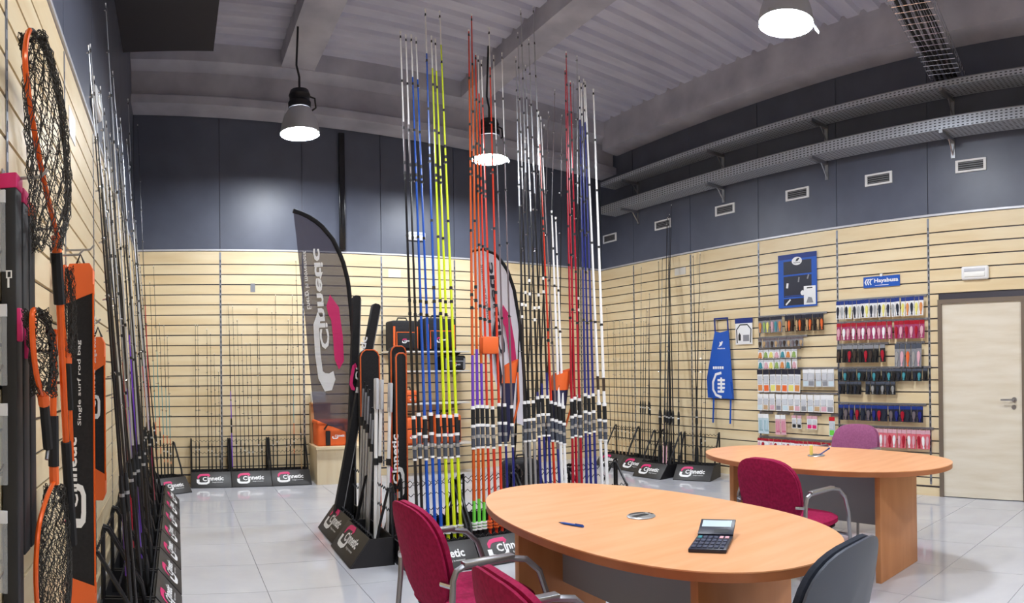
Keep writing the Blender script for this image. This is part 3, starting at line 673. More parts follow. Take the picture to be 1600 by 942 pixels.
chair((1.075, 1.51, 0), -PI/2-.05, 'burgundy', 'burgundy', 'burgundy armchair at the near table, opposite the calculator', 'burgundy armchairs')
chair((3.23, 2.39, 0), -PI/2-.06, 'burgundy', 'burgundy', 'burgundy armchair between the two oval tables', 'burgundy armchairs')
chair((4.83, 3.02, 0), PI/2+.05, 'mauve', 'mauve', 'mauve armchair behind the far table by the pink lure packs', 'burgundy armchairs')
chair((1.69, 1.31, 0), .06, 'slate', 'slate_shell', 'dark slate chair with grey back shell at the end of the near table', 'slate chair', arms=False)
# ================================================================ feather flags
def feather(name, label, Y, right, left, fab, text_m, base_px, M_logo):
    R = [on_y(x, y, Y) for x, y in right]; Lf = [on_y(x, y, Y) for x, y in left]
    def samp(P, t):
        ls = [0]
        for i in range(1, len(P)): ls.append(ls[-1]+(P[i]-P[i-1]).length)
        t *= ls[-1]
        for i in range(1, len(P)):
            if t <= ls[i]+1e-9: return P[i-1].lerp(P[i], (t-ls[i-1])/(ls[i]-ls[i-1]))
        return P[-1]
    t = thing(name, label, 'flag', (0,0,0)); vs = []; fs = []; nu, nv = 8, 24
    for i in range(nv+1):
        a, b = samp(Lf, i/nv), samp(R, i/nv)
        for j in range(nu+1):
            p = a.lerp(b, j/nu); p.y += .018*math.sin(i*.45+j*.8)*min(1, (b-a).length*4)*math.sin(PI*j/nu); vs.append(p)
    for i in range(nv):
        for j in range(nu): fs.append((i*(nu+1)+j, i*(nu+1)+j+1, (i+1)*(nu+1)+j+1, (i+1)*(nu+1)+j))
    mb = MB().add(vs, fs, fab); cloth = obj('cloth', mb, t)
    obj('pole_sleeve', MB().tube([samp(R, i/30) for i in range(31)], .022, 'sleeve', 8), t)
    bs = Vector((base_px.x, Y, 0))
    obj('pole', MB().tube([samp(R, .97), R[-1], Vector((R[-1].x, Y, .3)), Vector((R[-1].x, Y, .03))], .014, 'black_metal', 8), t)
    bx = MB()
    for q in range(4): bx.tube([(R[-1].x, Y, .04), (R[-1].x+.3*math.cos(q*PI/2+.4), Y+.3*math.sin(q*PI/2+.4), .012)], .01, 'black_metal', 6)
    obj('cross_base', bx, t)
    return t, cloth
Yf = 6.15
fr_, fr_cloth = feather('feather_flag', 'dark translucent feather flag with pink and white emblem beside the island', Yf,
    [(458,329),(478,336),(500,350),(520,374),(535,405),(544,440),(549,490),(553,550),(556,610),(554,680)], [(458,329),(463,370),(469,430),(476,490),(482,560),(487,610),(491,655)], 'flag_dark', 'white', on_y(554,690,Yf), None)
def flag_print(parent, Y, orig, ka, kc, ang, wcol):
    """print seen from the reverse: mirrored, running upwards; ka along, kc across"""
    o = on_y(*orig, Y); cu, su = math.cos(ang), math.sin(ang)
    M = Matrix(((su, cu, 0, o.x), (0, 0, -1, Y-.03), (cu, -su, 0, o.z), (0, 0, 0, 1)))
    K = M @ Matrix.Diagonal((ka, kc, 1, 1))
    e = MB(); e.stroke([(.25,.74),(.35,.84),(.6,.86),(.9,.82),(1.0,.66),(.95,.55)], [.18,.36,.36,.36,.3,.12], 0, .001, 'pink', K); obj('emblem', e, parent)
    m = MB(); m.stroke([(.12,.62),(.04,.46),(.04,.26),(.14,.12),(.4,.08),(.75,.1),(.9,.24)], [.12,.22,.24,.2,.2,.2,.12], 0, .001, wcol, K); obj('emblem_loop', m, parent)
    m = MB(); put_text(m, 'Cinnetic', .46, .2, 1.28, .34, wcol, K, .002, .03); obj('lettering', m, parent)
    m = MB(); put_text(m, 'Energy in movement', .98, -.22, .74, .2, wcol, K, .002, .005); tag(obj('tagline', m, parent), None, None, kind='stuff')
flag_print(fr_cloth, Yf, (496, 603), .75, .27, -.07, 'white')
Yg = 6.9
fg, fg_cloth = feather('feather_flag', 'white feather flag with black edge and pink emblem behind the orange rods', Yg,
    [(736,392),(755,388),(775,397),(792,420),(803,452),(811,500),(817,560),(821,620),(824,668)], [(736,392),(740,430),(748,490),(760,550),(778,610),(797,655)], 'flag_white', 'print_dark', on_y(824,680,Yg), None)
flag_print(fg_cloth, Yg, (779, 608), .86, .27, -.13, 'print_dark')
# ================================================================ goods on the left wall
def case_strip(y, x0, x1, z0, z1, capm, tabz, label):
    t = thing('bank_stick_box', label, 'box', (0,0,0), 0, 'black boxes on the left wall')
    obj('body', MB().rbox(x0, x1, y, y+.075, z0, z1, .004, 'black'), t)
    obj('end_cap', MB().rbox(x0-.004, x1+.004, y-.004, y+.079, z1-.012, z1+.035, .006, capm), t)
    obj('side_tab', MB().rbox(x1-.012, x1+.012, y+.004, y+.04, tabz-.05, tabz+.05, .005, capm), t)
    l = MB(); M = Matrix(((1,0,0,x0+.012),(0,0,-1,y-.0012),(0,1,0,1.66),(0,0,0,1)))
    l.stroke([(.003,.05),(.02,.05),(.02,.03),(.006,.03),(.006,.05)], .005, 0, .001, 'white', M); l.stroke([(.011,.03),(.011,.0)], .006, 0, .001, 'white', M)
    obj('mark', l, t); return t
case_strip(1.90, -.515, -.468, .55, 1.97, 'pink', 1.55, 'long black box with pink cap on the left wall, longest of three')
case_strip(1.995, -.515, -.468, .84, 1.95, 'pink', 1.5, 'long black box with pink cap between two others on the left wall')
case_strip(2.09, -.515, -.468, .84, 1.93, 'orange', 1.56, 'long black box with orange cap on the left wall')
for i, (y, z) in enumerate([(1.81, 1.80), (1.82, 1.48), (1.82, 1.2), (1.81, .9)]):
    t = thing('hook_pack', 'clear plastic hook pack beside the black boxes on the left wall', 'pack', (-.47, y-.03, z), 0, 'clear packs on the left wall')
    obj('pouch', MB().rbox(-.045, .0, 0, .006, -.11, .1, .002, 'clear_plastic'), t); obj('header', MB().box(-.045, 0, -.001, .007, .085, .12, 'frosted'), t)
    obj('hook', MB().tube([(-.03, .003, .03), (-.03, .003, -.05), (-.022, .003, -.07), (-.012, .003, -.05)], .003, 'rod_brown', 5), t)
def net(label, X, hoop, bag_near, bag_far, joint, tubes, rows=38, colz=20, th=.0014):
    """hoop: pixel outline, seen on the plane X in front of the wall; bag between two outlines; tubes: (px,py)-(px,py) pieces of the handle"""
    t = thing('landing_net', label, 'landing net', (0,0,0), 0, 'landing nets on the left wall')
    P = [on_x(x, y, X) for x, y in hoop]
    def cr(P, closed=False, k=5):
        o = []
        for i in range(len(P)-1):
            a, b, c, d = P[max(i-1, 0)], P[i], P[i+1], P[min(i+2, len(P)-1)]
            for q in range(k):
                u = q/k; o.append(.5*((2*b)+(c-a)*u+(2*a-5*b+4*c-d)*u*u+(3*b-a-3*c+d)*u**3))
        return o+[P[-1]]
    C = cr(P); top = max(range(len(C)), key=lambda i: (C[i]-C[0]).length)
    obj('hoop', MB().tube(C[:top+2], .0085, 'orange_gloss', 8), t); obj('rim_binding', MB().tube(C[top+1:], .007, 'netting', 6), t)
    A, B = cr([on_x(x, y, X) for x, y in bag_near]), cr([on_x(x, y, X) for x, y in bag_far])
    def at(Q, u): f = u*(len(Q)-1); i = min(int(f), len(Q)-2); return Q[i].lerp(Q[i+1], f-i)
    st = MB(); wv = random.random()*6
    for layer in (-1, 1):
        pts = [[at(A, i/rows).lerp(at(B, i/rows), (j+(.5 if i % 2 else 0))/colz)+Vector((layer*.035*math.sin(PI*min(1, (j+.5)/colz))+.008*math.sin(i*1.1+j*1.7+wv), 0, .012*math.sin(j*1.3+wv+layer))) for j in range(colz+1)] for i in range(rows+1)]
        for i in range(rows):
            for j in range(colz+1):
                for k in ((j, j+1) if i % 2 else (j-1, j)):
                    if 0 <= k <= colz: st.tube([pts[i][j], pts[i+1][k]], th, 'netting', 3, cap=False)
    tag(obj('mesh_bag', st, t), None, None, kind='stuff')
    a, b = on_x(*joint[0], X), on_x(*joint[1], X); obj('joint', MB().tube([a, b], .018, 'orange', 8), t)
    for (x0, y0, x1, y1, r, m, nm) in tubes: obj(nm, MB().tube([on_x(x0, y0, X), on_x(x1, y1, X)], r, m, 8), t)
    return t
net('large landing net with orange hoop hanging high on the left wall', -.41, [(90,372),(75,310),(60,240),(48,170),(40,110),(40,70),(46,48),(56,54),(72,85),(88,140),(98,210),(104,290),(100,350),(90,372)],
    [(46,55),(40,100),(40,180),(44,260),(48,330),(56,390)], [(52,52),(78,90),(98,160),(108,250),(108,330),(92,385)], ((88,368),(89,396)), [(88,395,93,475,.021,'eva','foam_grip'), (93,475,103,690,.013,'orange_gloss','handle'), (103,690,113,850,.02,'eva','foam_grip')])
net('landing net with orange hoop hanging upside down near the floor', -.44, [(85,752),(74,775),(62,815),(57,860),(56,910),(60,960),(72,1000),(92,1000),(106,960),(111,900),(109,840),(100,790),(85,752)],
    [(84,760),(66,810),(60,860),(60,920),(68,990)], [(88,760),(104,805),(109,860),(109,920),(98,990)], ((84,728),(85,756)), [(83,650,84,728,.02,'eva','foam_grip'), (84,515,83,650,.013,'orange_gloss','handle')])
net('small landing net with short black grip below the black boxes', -.40, [(68,622),(58,590),(52,545),(50,500),(53,484),(66,490),(76,520),(80,565),(76,605),(68,622)],
    [(52,488),(52,530),(56,570),(62,615)], [(58,486),(76,520),(80,570),(74,618)], ((67,616),(69,632)), [(69,630,75,700,.016,'eva','foam_grip'), (75,700,73,718,.006,'steel','clip')], 26, 12)
net('small dark landing net hanging beside the tall rod bag', -.47, [(106,560),(99,510),(97,450),(99,418),(106,425),(112,470),(112,530),(106,560)],
    [(98,420),(98,470),(100,530),(104,556)], [(102,419),(111,470),(113,530),(109,558)], ((106,552),(106,568)), [(106,566,110,640,.014,'eva','foam_grip'), (110,640,113,720,.009,'orange_gloss','handle')], 24, 10)
def rod_bag(label, x0, x1, y, z0, z1, words):
    t = thing('rod_bag', label, 'rod bag', (0,0,0), 0, 'rod bags on the left wall'); w_ = x1-x0
    def prof(a, b, r=.3):
        k = w_*r; return [(x0, a), (x1, a), (x1, b-k), (x1-k*.4, b-k*.3), (x1-k, b), (x0+k, b), (x0+k*.4, b-k*.3), (x0, b-k)]
    Mv = Matrix(((1,0,0,0),(0,0,1,y),(0,1,0,0),(0,0,0,1)))
    obj('body', MB().prism([(x0+.003, z0+.12), (x1-.003, z0+.12), (x1-.003, z1-.14), (x0+.003, z1-.14)], 0, .055, 'bag_black', Mv), t)
    obj('top_pocket', MB().prism([(x0, z1-.19), (x0+w_*.45, z1-.165), (x1, z1-.14), (x1, z1-.03), (x1-.015, z1), (x0+.015, z1), (x0, z1-.03)], -.006, .061, 'orange', Mv), t)
    obj('bottom_pocket', MB().prism([(x0, z0+.03), (x0+.012, z0), (x1-.012, z0), (x1, z0+.03), (x1, z0+.13), (x0+w_*.5, z0+.15), (x0, z0+.17)], -.006, .061, 'orange', Mv), t)
    obj('piping', MB().tube([(x1, y, z0+.1), (x1, y, z1-.1)], .005, 'orange_gloss', 6), t)
    obj('carry_strap', MB().tube([(x0+.02, y+.06, z1-.4), (x0+.01, y+.09, (z0+z1)/2), (x0+.02, y+.06, z0+.4)], .012, 'black', 6), t)
    M = Matrix(((0,-.62,0,x0+w_*.66),(0,0,-1,y-.008),(1,0,0,z0+.42),(0,0,0,1)))
    e, l = logo(.42*min(1, (z1-z0)/1.4), M, False); tg = MB()
    put_text(tg, words, .46*min(1, (z1-z0)/1.4), .02, .4*min(1, (z1-z0)/1.4), .035, 'white', M, .001, .01)
    obj('emblem', e, t); obj('lettering', l, t); tag(obj('tagline', tg, t), None, None, kind='stuff'); obj('hang_loop', MB().tube([((x0+x1)/2-.02, y+.03, z1), ((x0+x1)/2, y+.03, z1+.05), ((x0+x1)/2+.02, y+.03, z1)], .006, 'black', 6), t)
rod_bag('tall black rod bag with orange ends hanging on the left wall', -.51, -.385, 3.06, .28, 1.92, 'Single surf rod bag')
rod_bag('shorter black rod bag with orange ends behind the tall one', -.43, -.36, 3.3, .765, 1.587, 'Single boat rod bag')
for i, (y, z) in enumerate([(1.95, 2.0), (2.3, 1.92), (2.72, 1.9), (3.09, 1.99), (3.33, 1.66)]):
    t = thing('peg_hook', 'steel peg hook carrying goods on the left wall', 'hook', (XL, y, z), 0, 'peg hooks on the left wall')
    obj('arm', MB().tube([(.003, 0, 0), (.12, 0, 0), (.14, 0, .02)], .005, 'steel', 6), t); obj('plate', MB().box(0, .004, -.015, .015, -.03, .03, 'steel'), t)
# ================================================================ bank poles and cases at the island end
for i, (bx, by, tx, ty, Y) in enumerate([(560,811,568,600,5.35),(564,816,572,606,5.25),(568,822,576,612,5.15),(572,826,580,640,5.05),(574,828,583,650,5.0)]):
    b = on_y(bx, by, Y); tp = on_y(tx, ty, Y)
    t = thing('bank_pole', 'pale aluminium bank pole in the island end stand', 'pole', (b.x, Y, .04), 0, 'aluminium bank poles')
    q = (tp-Vector((b.x, Y, .04))); t.rotation_mode = 'QUATERNION'; t.rotation_quaternion = q.to_track_quat('Z', 'Y')
    obj('tube', MB().tube([(0,0,0),(0,0,q.length*.75)], .012, 'silver', 8), t); obj('upper_tube', MB().tube([(0,0,q.length*.75),(0,0,q.length*.97)], .009, 'grey_mid', 8), t)
    obj('clamp', MB().tube([(0,0,q.length*.72),(0,0,q.length*.78)], .018, 'black', 8), t); obj('rest_head', MB().tube([(-.03,0,q.length+.02),(0,0,q.length*.97),(.03,0,q.length+.02)], .006, 'black', 6), t)
for i, (bx, by, tx, ty, Y) in enumerate([(586,833,588,591,4.75),(590,820,596,593,4.9),(604,815,610,598,4.82)]):
    b = on_y(bx, by, Y); tp = on_y(tx, ty, Y)
    t = thing('bank_pole', 'white bank pole with clear plastic head in the island end stand', 'pole', (b.x, Y, .04), 0, 'white bank poles')
    q = (tp-Vector((b.x, Y, .04))); t.rotation_mode = 'QUATERNION'; t.rotation_quaternion = q.to_track_quat('Z', 'Y')
    obj('tube', MB().tube([(0,0,0),(0,0,q.length*.85)], .014, 'white_gloss', 8), t); obj('joint', MB().tube([(0,0,q.length*.5),(0,0,q.length*.54)], .022, 'black', 8), t)
    obj('head', MB().rbox(-.035, .035, -.012, .012, q.length*.82, q.length, .008, 'frosted'), t)
def soft_case(label, p_lo, p_hi, wd, th, piping, words=None):
    t = thing('rod_case', label, 'rod case', p_lo, 0, 'black rod cases at the island'); q = Vector(p_hi)-Vector(p_lo); t.rotation_mode = 'QUATERNION'
    ang = math.atan2(q.x, q.z); t.rotation_quaternion = Matrix.Rotation(ang, 3, 'Y').to_quaternion(); L = q.length
    Mv = Matrix(((1,0,0,0),(0,0,1,0),(0,1,0,0),(0,0,0,1))); h = wd/2
    pr = [(-h, 0), (h, 0), (h, L-h*.7), (h*.8, L-h*.25), (h*.45, L), (-h*.45, L), (-h*.8, L-h*.25), (-h, L-h*.7)]
    obj('body', MB().prism(pr, -th/2, th/2, 'bag_black', Mv), t)
    if piping: obj('piping', MB().tube([(-h, -th/2, 0)]+[(x, -th/2, z) for x, z in (pr[7], pr[6], pr[5], pr[4], pr[3], pr[2])]+[(h, -th/2, 0)], .006, 'orange', 6), t)
    else: obj('zip', MB().tube([(h, -th/2, .05), (h, -th/2, L-h)], .004, 'grey_mid', 5), t)
    if words:
        M = Matrix(((0,-.6,0,.0+wd*.14),(0,0,-1,-th/2-.002),(1,0,0,L*words),(0,0,0,1))); e, l = logo(min(.5, L*.4), M, False); obj('emblem', e, t); obj('lettering', l, t)
c = on_y(592, 545, 5.2); soft_case('wide black rod case behind the bank poles', (c.x, 5.5, .05), (c.x, 5.5, c.z), .17, .08, True)
c = on_y(618, 541, 5.1); soft_case('wide black rod case with orange piping next to the black surf rods', (c.x+.02, 5.12, .05), (c.x+.02, 5.12, c.z), .13, .07, True)
c = on_y(625, 552, 4.92); soft_case('slim black rod case with orange piping and white lettering', (c.x, 4.92, .05), (c.x, 4.92, c.z+.0), .085, .05, True, .25)
a, b = on_y(565, 600, 5.62), on_y(588, 475, 5.62); a = b+(a-b)*((b.z-.06)/(b.z-a.z)); soft_case('narrow black rod tube leaning right with white lettering', a, b, .075, .06, False, .6)
a, b = on_y(545, 760, 5.75), on_y(557, 462, 5.75); a.z = .08; soft_case('narrow black rod tube leaning behind the dark flag', a, b, .07, .06, False)
# orange sleeve, quivers in front of the island
c0, c1 = on_y(752, 553, 4.55), on_y(777, 526, 4.55)
tag(obj('rod_sleeve', MB().rbox(c0.x, c1.x, 4.52, 4.60, c0.z, c1.z, .012, 'orange')), 'orange fabric sleeve wrapped round the red surf rods', 'sleeve')
def quiver(label, px, py0, py1, wd, Y):
    hi, lo = on_y(px, py0, Y), on_y(px-8, py1, Y)
    t = thing('rod_quiver', label, 'quiver', (0,0,0), 0, 'rod quivers at the island')
    def sec(p, w_): return [p+Vector((w_*math.cos(q), .6*w_*math.sin(q), 0)) for q in [2*PI*i/14 for i in range(14)]]
    rings = [sec(lo, wd*.3), sec(lo.lerp(hi, .3), wd*.42), sec(lo.lerp(hi, .75), wd*.5)]; vs = [v for r in rings for v in r]; n = 14
    obj('body', MB().add(vs, [(k*n+j, k*n+(j+1) % n, (k+1)*n+(j+1) % n, (k+1)*n+j) for k in range(2) for j in range(n)]+[tuple(range(n))], 'bag_navy'), t)
    rings = [sec(lo.lerp(hi, .72), wd*.51), sec(lo.lerp(hi, .97)+Vector((.01,0,0)), wd*.56)]; rings[1] = [v+Vector((0, 0, .03*math.cos(i*.45))) for i, v in enumerate(rings[1])]
    vs = [v for r in rings for v in r]; obj('collar', MB().add(vs, [(j, (j+1) % n, n+(j+1) % n, n+j) for j in range(n)], 'orange'), t)
    obj('strap', MB().tube([lo.lerp(hi, .2)+Vector((wd*.4, -.03, 0)), lo.lerp(hi, .5)+Vector((wd*.62, -.05, 0)), lo.lerp(hi, .85)+Vector((wd*.5, -.03, 0))], .009, 'orange', 6), t)
quiver('navy rod quiver with orange collar in front of the crimson rods', 876, 578, 690, .17, 4.62)
quiver('navy rod quiver with orange collar beside the white flag', 797, 563, 690, .12, 4.62)
# ================================================================ back wall shelves, bags, counter
for z, x0, x1 in ((1.66, 2.72, 3.86), (1.40, 2.86, 3.86), (.97, 2.86, 3.86), (.42, 2.8, 3.9)):
    t = thing('wall_shelf', 'pale wall shelf %s on the back wall' % {1.66: 'under the tall tackle bags', 1.40: 'under the pouch', .97: 'above the orange bags', .42: 'carrying the orange bags'}[z], 'shelf', (0, YB, z), 0, 'wall shelves')
    obj('board', MB().box(x0, x1, -.36, -.003, -.02, 0, 'shelf_white'), t)
    for x in (x0+.1, x1-.1): obj('bracket', MB().add([(x-.008, -.004, -.02), (x-.008, -.3, -.02), (x-.008, -.004, -.1), (x+.008, -.004, -.02), (x+.008, -.3, -.02), (x+.008, -.004, -.1)], [(0,1,2),(3,5,4),(0,3,4,1),(1,4,5,2),(0,2,5,3)], 'steel'), t)
def bag(label, x0, x1, z0, z1, main, acc, y0=8.1, y1=8.38):
    t = thing('tackle_bag', label, 'bag', (0,0,0), 0, 'tackle bags on the shelves'); w_, h_ = x1-x0, z1-z0
    obj('body', MB().rbox(x0, x1, y0, y1, z0, z1*.999, min(.03, h_*.15), main, None, 3), t)
    obj('front_pocket', MB().rbox(x0+w_*.18, x1-w_*.18, y0-.035, y0+.01, z0+h_*.08, z0+h_*.58, .015, main), t)
    obj('piping', MB().tube([(x0+w_*.16, y0-.02, z0+h_*.06), (x0+w_*.16, y0-.02, z0+h_*.6), (x1-w_*.16, y0-.02, z0+h_*.6), (x1-w_*.16, y0-.02, z0+h_*.06)], .008, acc, 6), t)
    for s in (x0+w_*.05, x1-w_*.12): obj('side_panel', MB().box(s, s+w_*.07, y0-.006, y0+.01, z0+h_*.08, z0+h_*.8, acc), t)
    obj('handle', MB().tube([(x0+w_*.3, (y0+y1)/2, z1-.01), (x0+w_*.35, (y0+y1)/2, z1+.04), (x1-w_*.35, (y0+y1)/2, z1+.04), (x1-w_*.3, (y0+y1)/2, z1-.01)], .01, 'black', 6), t)
    l = MB(); M = Matrix(((1,0,0,x0+w_*.35),(0,0,-1,y0-.037),(0,1,0,z0+h_*.25),(0,0,0,1))); e, l = logo(w_*.34, M, False); obj('emblem', e, t); obj('lettering', l, t)
bag('tall black tackle bag with orange side pockets next to the dark rod cases', 2.76, 3.14, 1.66, 2.06, 'bag_black', 'orange')
bag('tall black tackle bag with orange side pockets behind the yellow rods', 3.22, 3.68, 1.66, 2.1, 'bag_black', 'orange')
bag('small black pouch with grey trim on the middle shelf', 3.5, 3.82, 1.4, 1.6, 'bag_black', 'grey_mid')
bag('small orange pouch on the middle shelf behind the black rods', 2.92, 3.12, .97, 1.14, 'orange', 'black')
bag('orange bait bag on the lowest shelf behind the black surf rods', 2.86, 3.22, .42, .78, 'orange', 'black')
bag('orange bait bag on the lowest shelf behind the yellow rods', 3.36, 3.74, .42, .8, 'orange', 'black')
t = thing('wooden_counter', 'low wooden counter against the back wall carrying the orange cooler bag', 'counter', (0,0,0))
obj('worktop', MB().box(1.70, 2.42, 7.92, 8.42, .44, .47, 'maple'), t); obj('front_panel', MB().box(1.72, 2.4, 7.96, 7.98, 0, .44, 'maple_v'), t)
for x in (1.72, 2.38): obj('side_panel', MB().box(x, x+.02, 7.98, 8.41, 0, .44, 'maple_v'), t)
t = thing('cooler_bag', 'orange cooler bag with black handles on the wooden counter', 'bag', (0,0,0))
obj('body', MB().rbox(1.74, 2.16, 8.0, 8.3, .47, .76, .03, 'orange', None, 3), t); obj('lid', MB().rbox(1.73, 2.17, 7.99, 8.31, .74, .79, .018, 'orange', None, 3), t)
obj('corner_patch', MB().rbox(1.84, 1.9, 7.985, 8.005, .48, .66, .008, 'black'), t); obj('corner_patch', MB().rbox(2.1, 2.17, 7.985, 8.005, .48, .66, .008, 'black'), t)
obj('handle', MB().tube([(1.82, 7.985, .68), (1.86, 7.97, .74), (1.95, 7.965, .72), (2.04, 7.97, .74), (2.08, 7.985, .68)], .012, 'black', 6), t)
e, l = logo(.16, Matrix(((1,0,0,1.93),(0,0,-1,7.997),(0,1,0,.56),(0,0,0,1))), False); obj('lettering', l, t)
t = thing('cardboard_box', 'brown cardboard box on the counter behind the dark flag', 'box', (0,0,0))
obj('body', MB().box(1.72, 1.98, 8.32, 8.42, .47, 1.0, 'card_brown'), t); obj('flap', MB().box(1.72, 1.98, 8.27, 8.32, .985, 1.0, 'card_brown'), t)
tag(obj('white_box', MB().rbox(1.74, 1.92, 8.32, 8.42, 1.0, 1.14, .004, 'white')), 'white carton standing on the brown cardboard box', 'box')

t = thing('backpack', 'black backpack with brown straps on the floor behind the island', 'bag', (3.3, 5.75, 0))
obj('body', MB().rbox(-.19, .19, -.12, .12, 0, .5, .07, 'bag_black', None, 4), t); obj('front_pocket', MB().rbox(-.14, .14, -.18, -.1, .05, .28, .03, 'bag_black', None, 3), t)
for x in (-.1, .1): obj('strap', MB().tube([(x, -.11, .46), (x, -.2, .4), (x*1.3, -.22, .25), (x*1.2, -.13, .1)], .012, 'rod_brown', 6), t)
obj('handle', MB().tube([(-.05, 0, .49), (-.04, 0, .54), (.04, 0, .54), (.05, 0, .49)], .01, 'black', 6), t)
# ================================================================ right wall: apron, poster, signs, lure packs
MW = Matrix(((0,0,-1,XR),(-1,0,0,0),(0,1,0,0),(0,0,0,1)))   # local x = -Y (rightwards), local y = Z, local z = out of the wall
def wall_M(y, z, out=.0): return Matrix(((0,0,-1,XR-out),(-1,0,0,y),(0,1,0,z),(0,0,0,1)))
# apron
t = thing('apron', 'royal blue apron with white prints hanging by straps on the right wall', 'apron', (0,0,0))
M = wall_M(5.84, 0, .035)
body = [(-.09,1.87),(.0,1.845),(.15,1.87),(.18,1.5),(.2,1.25),(.225,.98),(-.23,.99),(-.245,1.25),(-.17,1.55)]
obj('body', MB().prism(body, 0, .012, 'royal', M), t)
fold = MB(); fold.prism([(.12,1.2),(.19,1.2),(.225,.985),(.05,.985)], .012, .03, 'royal', M); obj('fold', fold, t)
for a, b in (((-.09,1.86),(-.1,2.03)), ((.14,1.86),(.13,2.03))): obj('neck_strap', MB().stroke([a, b], .022, 0, .006, 'royal_dark', M), t)
obj('strap_bar', MB().stroke([(-.11,2.03),(.14,2.03)], .022, 0, .006, 'royal_dark', M), t)
for a, b in (((-.13,.99),(-.15,.66)), ((.17,.98),(.155,.66))): obj('waist_tie', MB().stroke([a, b], .024, 0, .006, 'royal', M), t)
pr = MB(); pr.prism([(-.02,1.66),(.03,1.68),(.055,1.725),(.035,1.735),(.02,1.715),(-.005,1.73),(.0,1.70)], .0125, .0135, 'white', M); put_text(pr, 'Hayabusa', -.04, 1.625, .13, .025, 'white', M, .0135)
obj('falcon_mark', pr, t); pr = MB()
for q in range(5): pr.box(-.13+.04*q, -.1+.04*q, 1.37, 1.405, .0125, .0135, 'white', M)
obj('character_band', pr, t); pr = MB()
pr.stroke([(.02,1.32),(-.08,1.3),(-.13,1.2),(-.13,1.1),(-.08,1.03),(.02,1.0)], .035, .0125, .0135, 'white', M)
for q in range(4): pr.box(-.05, .08, 1.06+.05*q, 1.09+.05*q, .0125, .0137, 'white', M)
pr.box(-.0, .03, 1.06, 1.26, .0125, .0139, 'white', M)
obj('round_emblem', pr, t)
# bagged accessory
t = thing('accessory_pack', 'white and blue accessory pack hanging beside the blue apron', 'pack', (0,0,0)); M = wall_M(5.445, 1.85, .02)
obj('card', MB().rbox(-.14, .14, -.17, .1, 0, .006, .002, 'white', M), t); obj('header', MB().box(-.145, .145, .1, .165, -.001, .008, 'royal_dark', M), t)
p = MB(); p.stroke([(-.11,-.15),(-.12,.02),(-.06,.08),(.06,.08),(.12,.02),(.11,-.15)], .016, .006, .007, 'black', M); p.prism([(-.09,-.12),(-.09,-.05),(-.07,-.02),(-.05,-.05),(-.05,-.12)], .006, .007, 'black', M); p.box(-.01, .09, -.13, -.05, .006, .007, 'grey_mid', M); obj('print', p, t)
# poster
t = thing('poster', 'blue product poster with dark photo panels on the right wall', 'poster', (0,0,0)); M = wall_M(4.604, 2.425, .012)
obj('sheet', MB().box(-.283, .283, -.325, .315, 0, .006, 'royal', M), t); obj('header', MB().box(-.283, .283, .255, .315, .006, .007, 'royal_dark', M), t)
for a, b in ((.07, .23), (-.2, .05), (-.3, -.22)): obj('photo_panel', MB().box(-.2, .21, a, b, .006, .007, 'print_dark', M), t)
b = MB(); b.prism([(.075*math.cos(q), .225+.05*math.sin(q)) for q in [2*PI*i/24 for i in range(24)]], .007, .008, 'white', M); obj('badge', b, t)
b = MB(); put_text(b, 'Hayabusa', -.05, .195, .1, .02, 'print_dark', M, .0085); b.prism([(-.02,.22),(.015,.225),(.04,.255),(.02,.26),(-.005,.25)], .008, .0086, 'print_dark', M); obj('lettering', b, t)
b = MB(); b.stroke([(-.17,-.29),(-.1,-.23)], .02, .007, .008, 'white', M); b.stroke([(.02,-.03),(.03,.03)], .02, .007, .008, 'grey_mid', M); b.stroke([(-.15,-.09),(-.14,-.03)], .03, .007, .008, 'white', M); b.stroke([(.15,.0),(.17,.05)], .02, .007, .008, 'grey_mid', M); b.prism([(.08+.03*math.cos(q), -.16+.03*math.sin(q)) for q in [PI*i/8 for i in range(16)]], .007, .008, 'white', M)
for q in range(3): b.box(-.19, .19, .05-.25*q+.01*q, .056-.25*q+.01*q, .007, .0075, 'blue', M)
obj('print', b, t)
t = thing('sample_pack', 'small white sample pack pinned on the corner of the blue poster', 'pack', (0,0,0)); M = wall_M(4.42, 2.25, .02)
obj('card', MB().rbox(-.085, .085, -.13, .09, 0, .004, .0015, 'white', M), t); obj('slot', MB().box(-.04, .04, .06, .075, .004, .0045, 'black', M), t); b = MB(); b.prism([(-.05,-.11),(.05,-.11),(.03,-.05),(-.02,-.04)], .004, .005, 'grey_mid', M); obj('print', b, t)
# blue brand sign
t = thing('brand_sign', 'blue sign with white lettering above the lure packs', 'sign', (0,0,0)); M = wall_M(3.466, 2.317, .008)
obj('board', MB().box(-.228, .228, -.06, .06, 0, .006, 'royal', M), t)
b = MB(); put_text(b, 'Hayabusa', -.09, -.022, .3, .058, 'white', M, .007, .03); obj('lettering', b, t); b = MB(); b.box(-.08, .09, -.042, -.036, .0062, .0068, 'white', M); obj('fine_print_line', b, t); b = MB()
for q in range(3): b.stroke([(-.19+.03*q,-.03),(-.205+.03*q,.0),(-.19+.03*q,.03),(-.16+.03*q,.035)], [.012,.016,.014,.006], .006, .007, 'white', M)
obj('wing_mark', b, t); obj('clip', MB().box(-.015, .015, .055, .085, .0, .012, 'white', M), t)
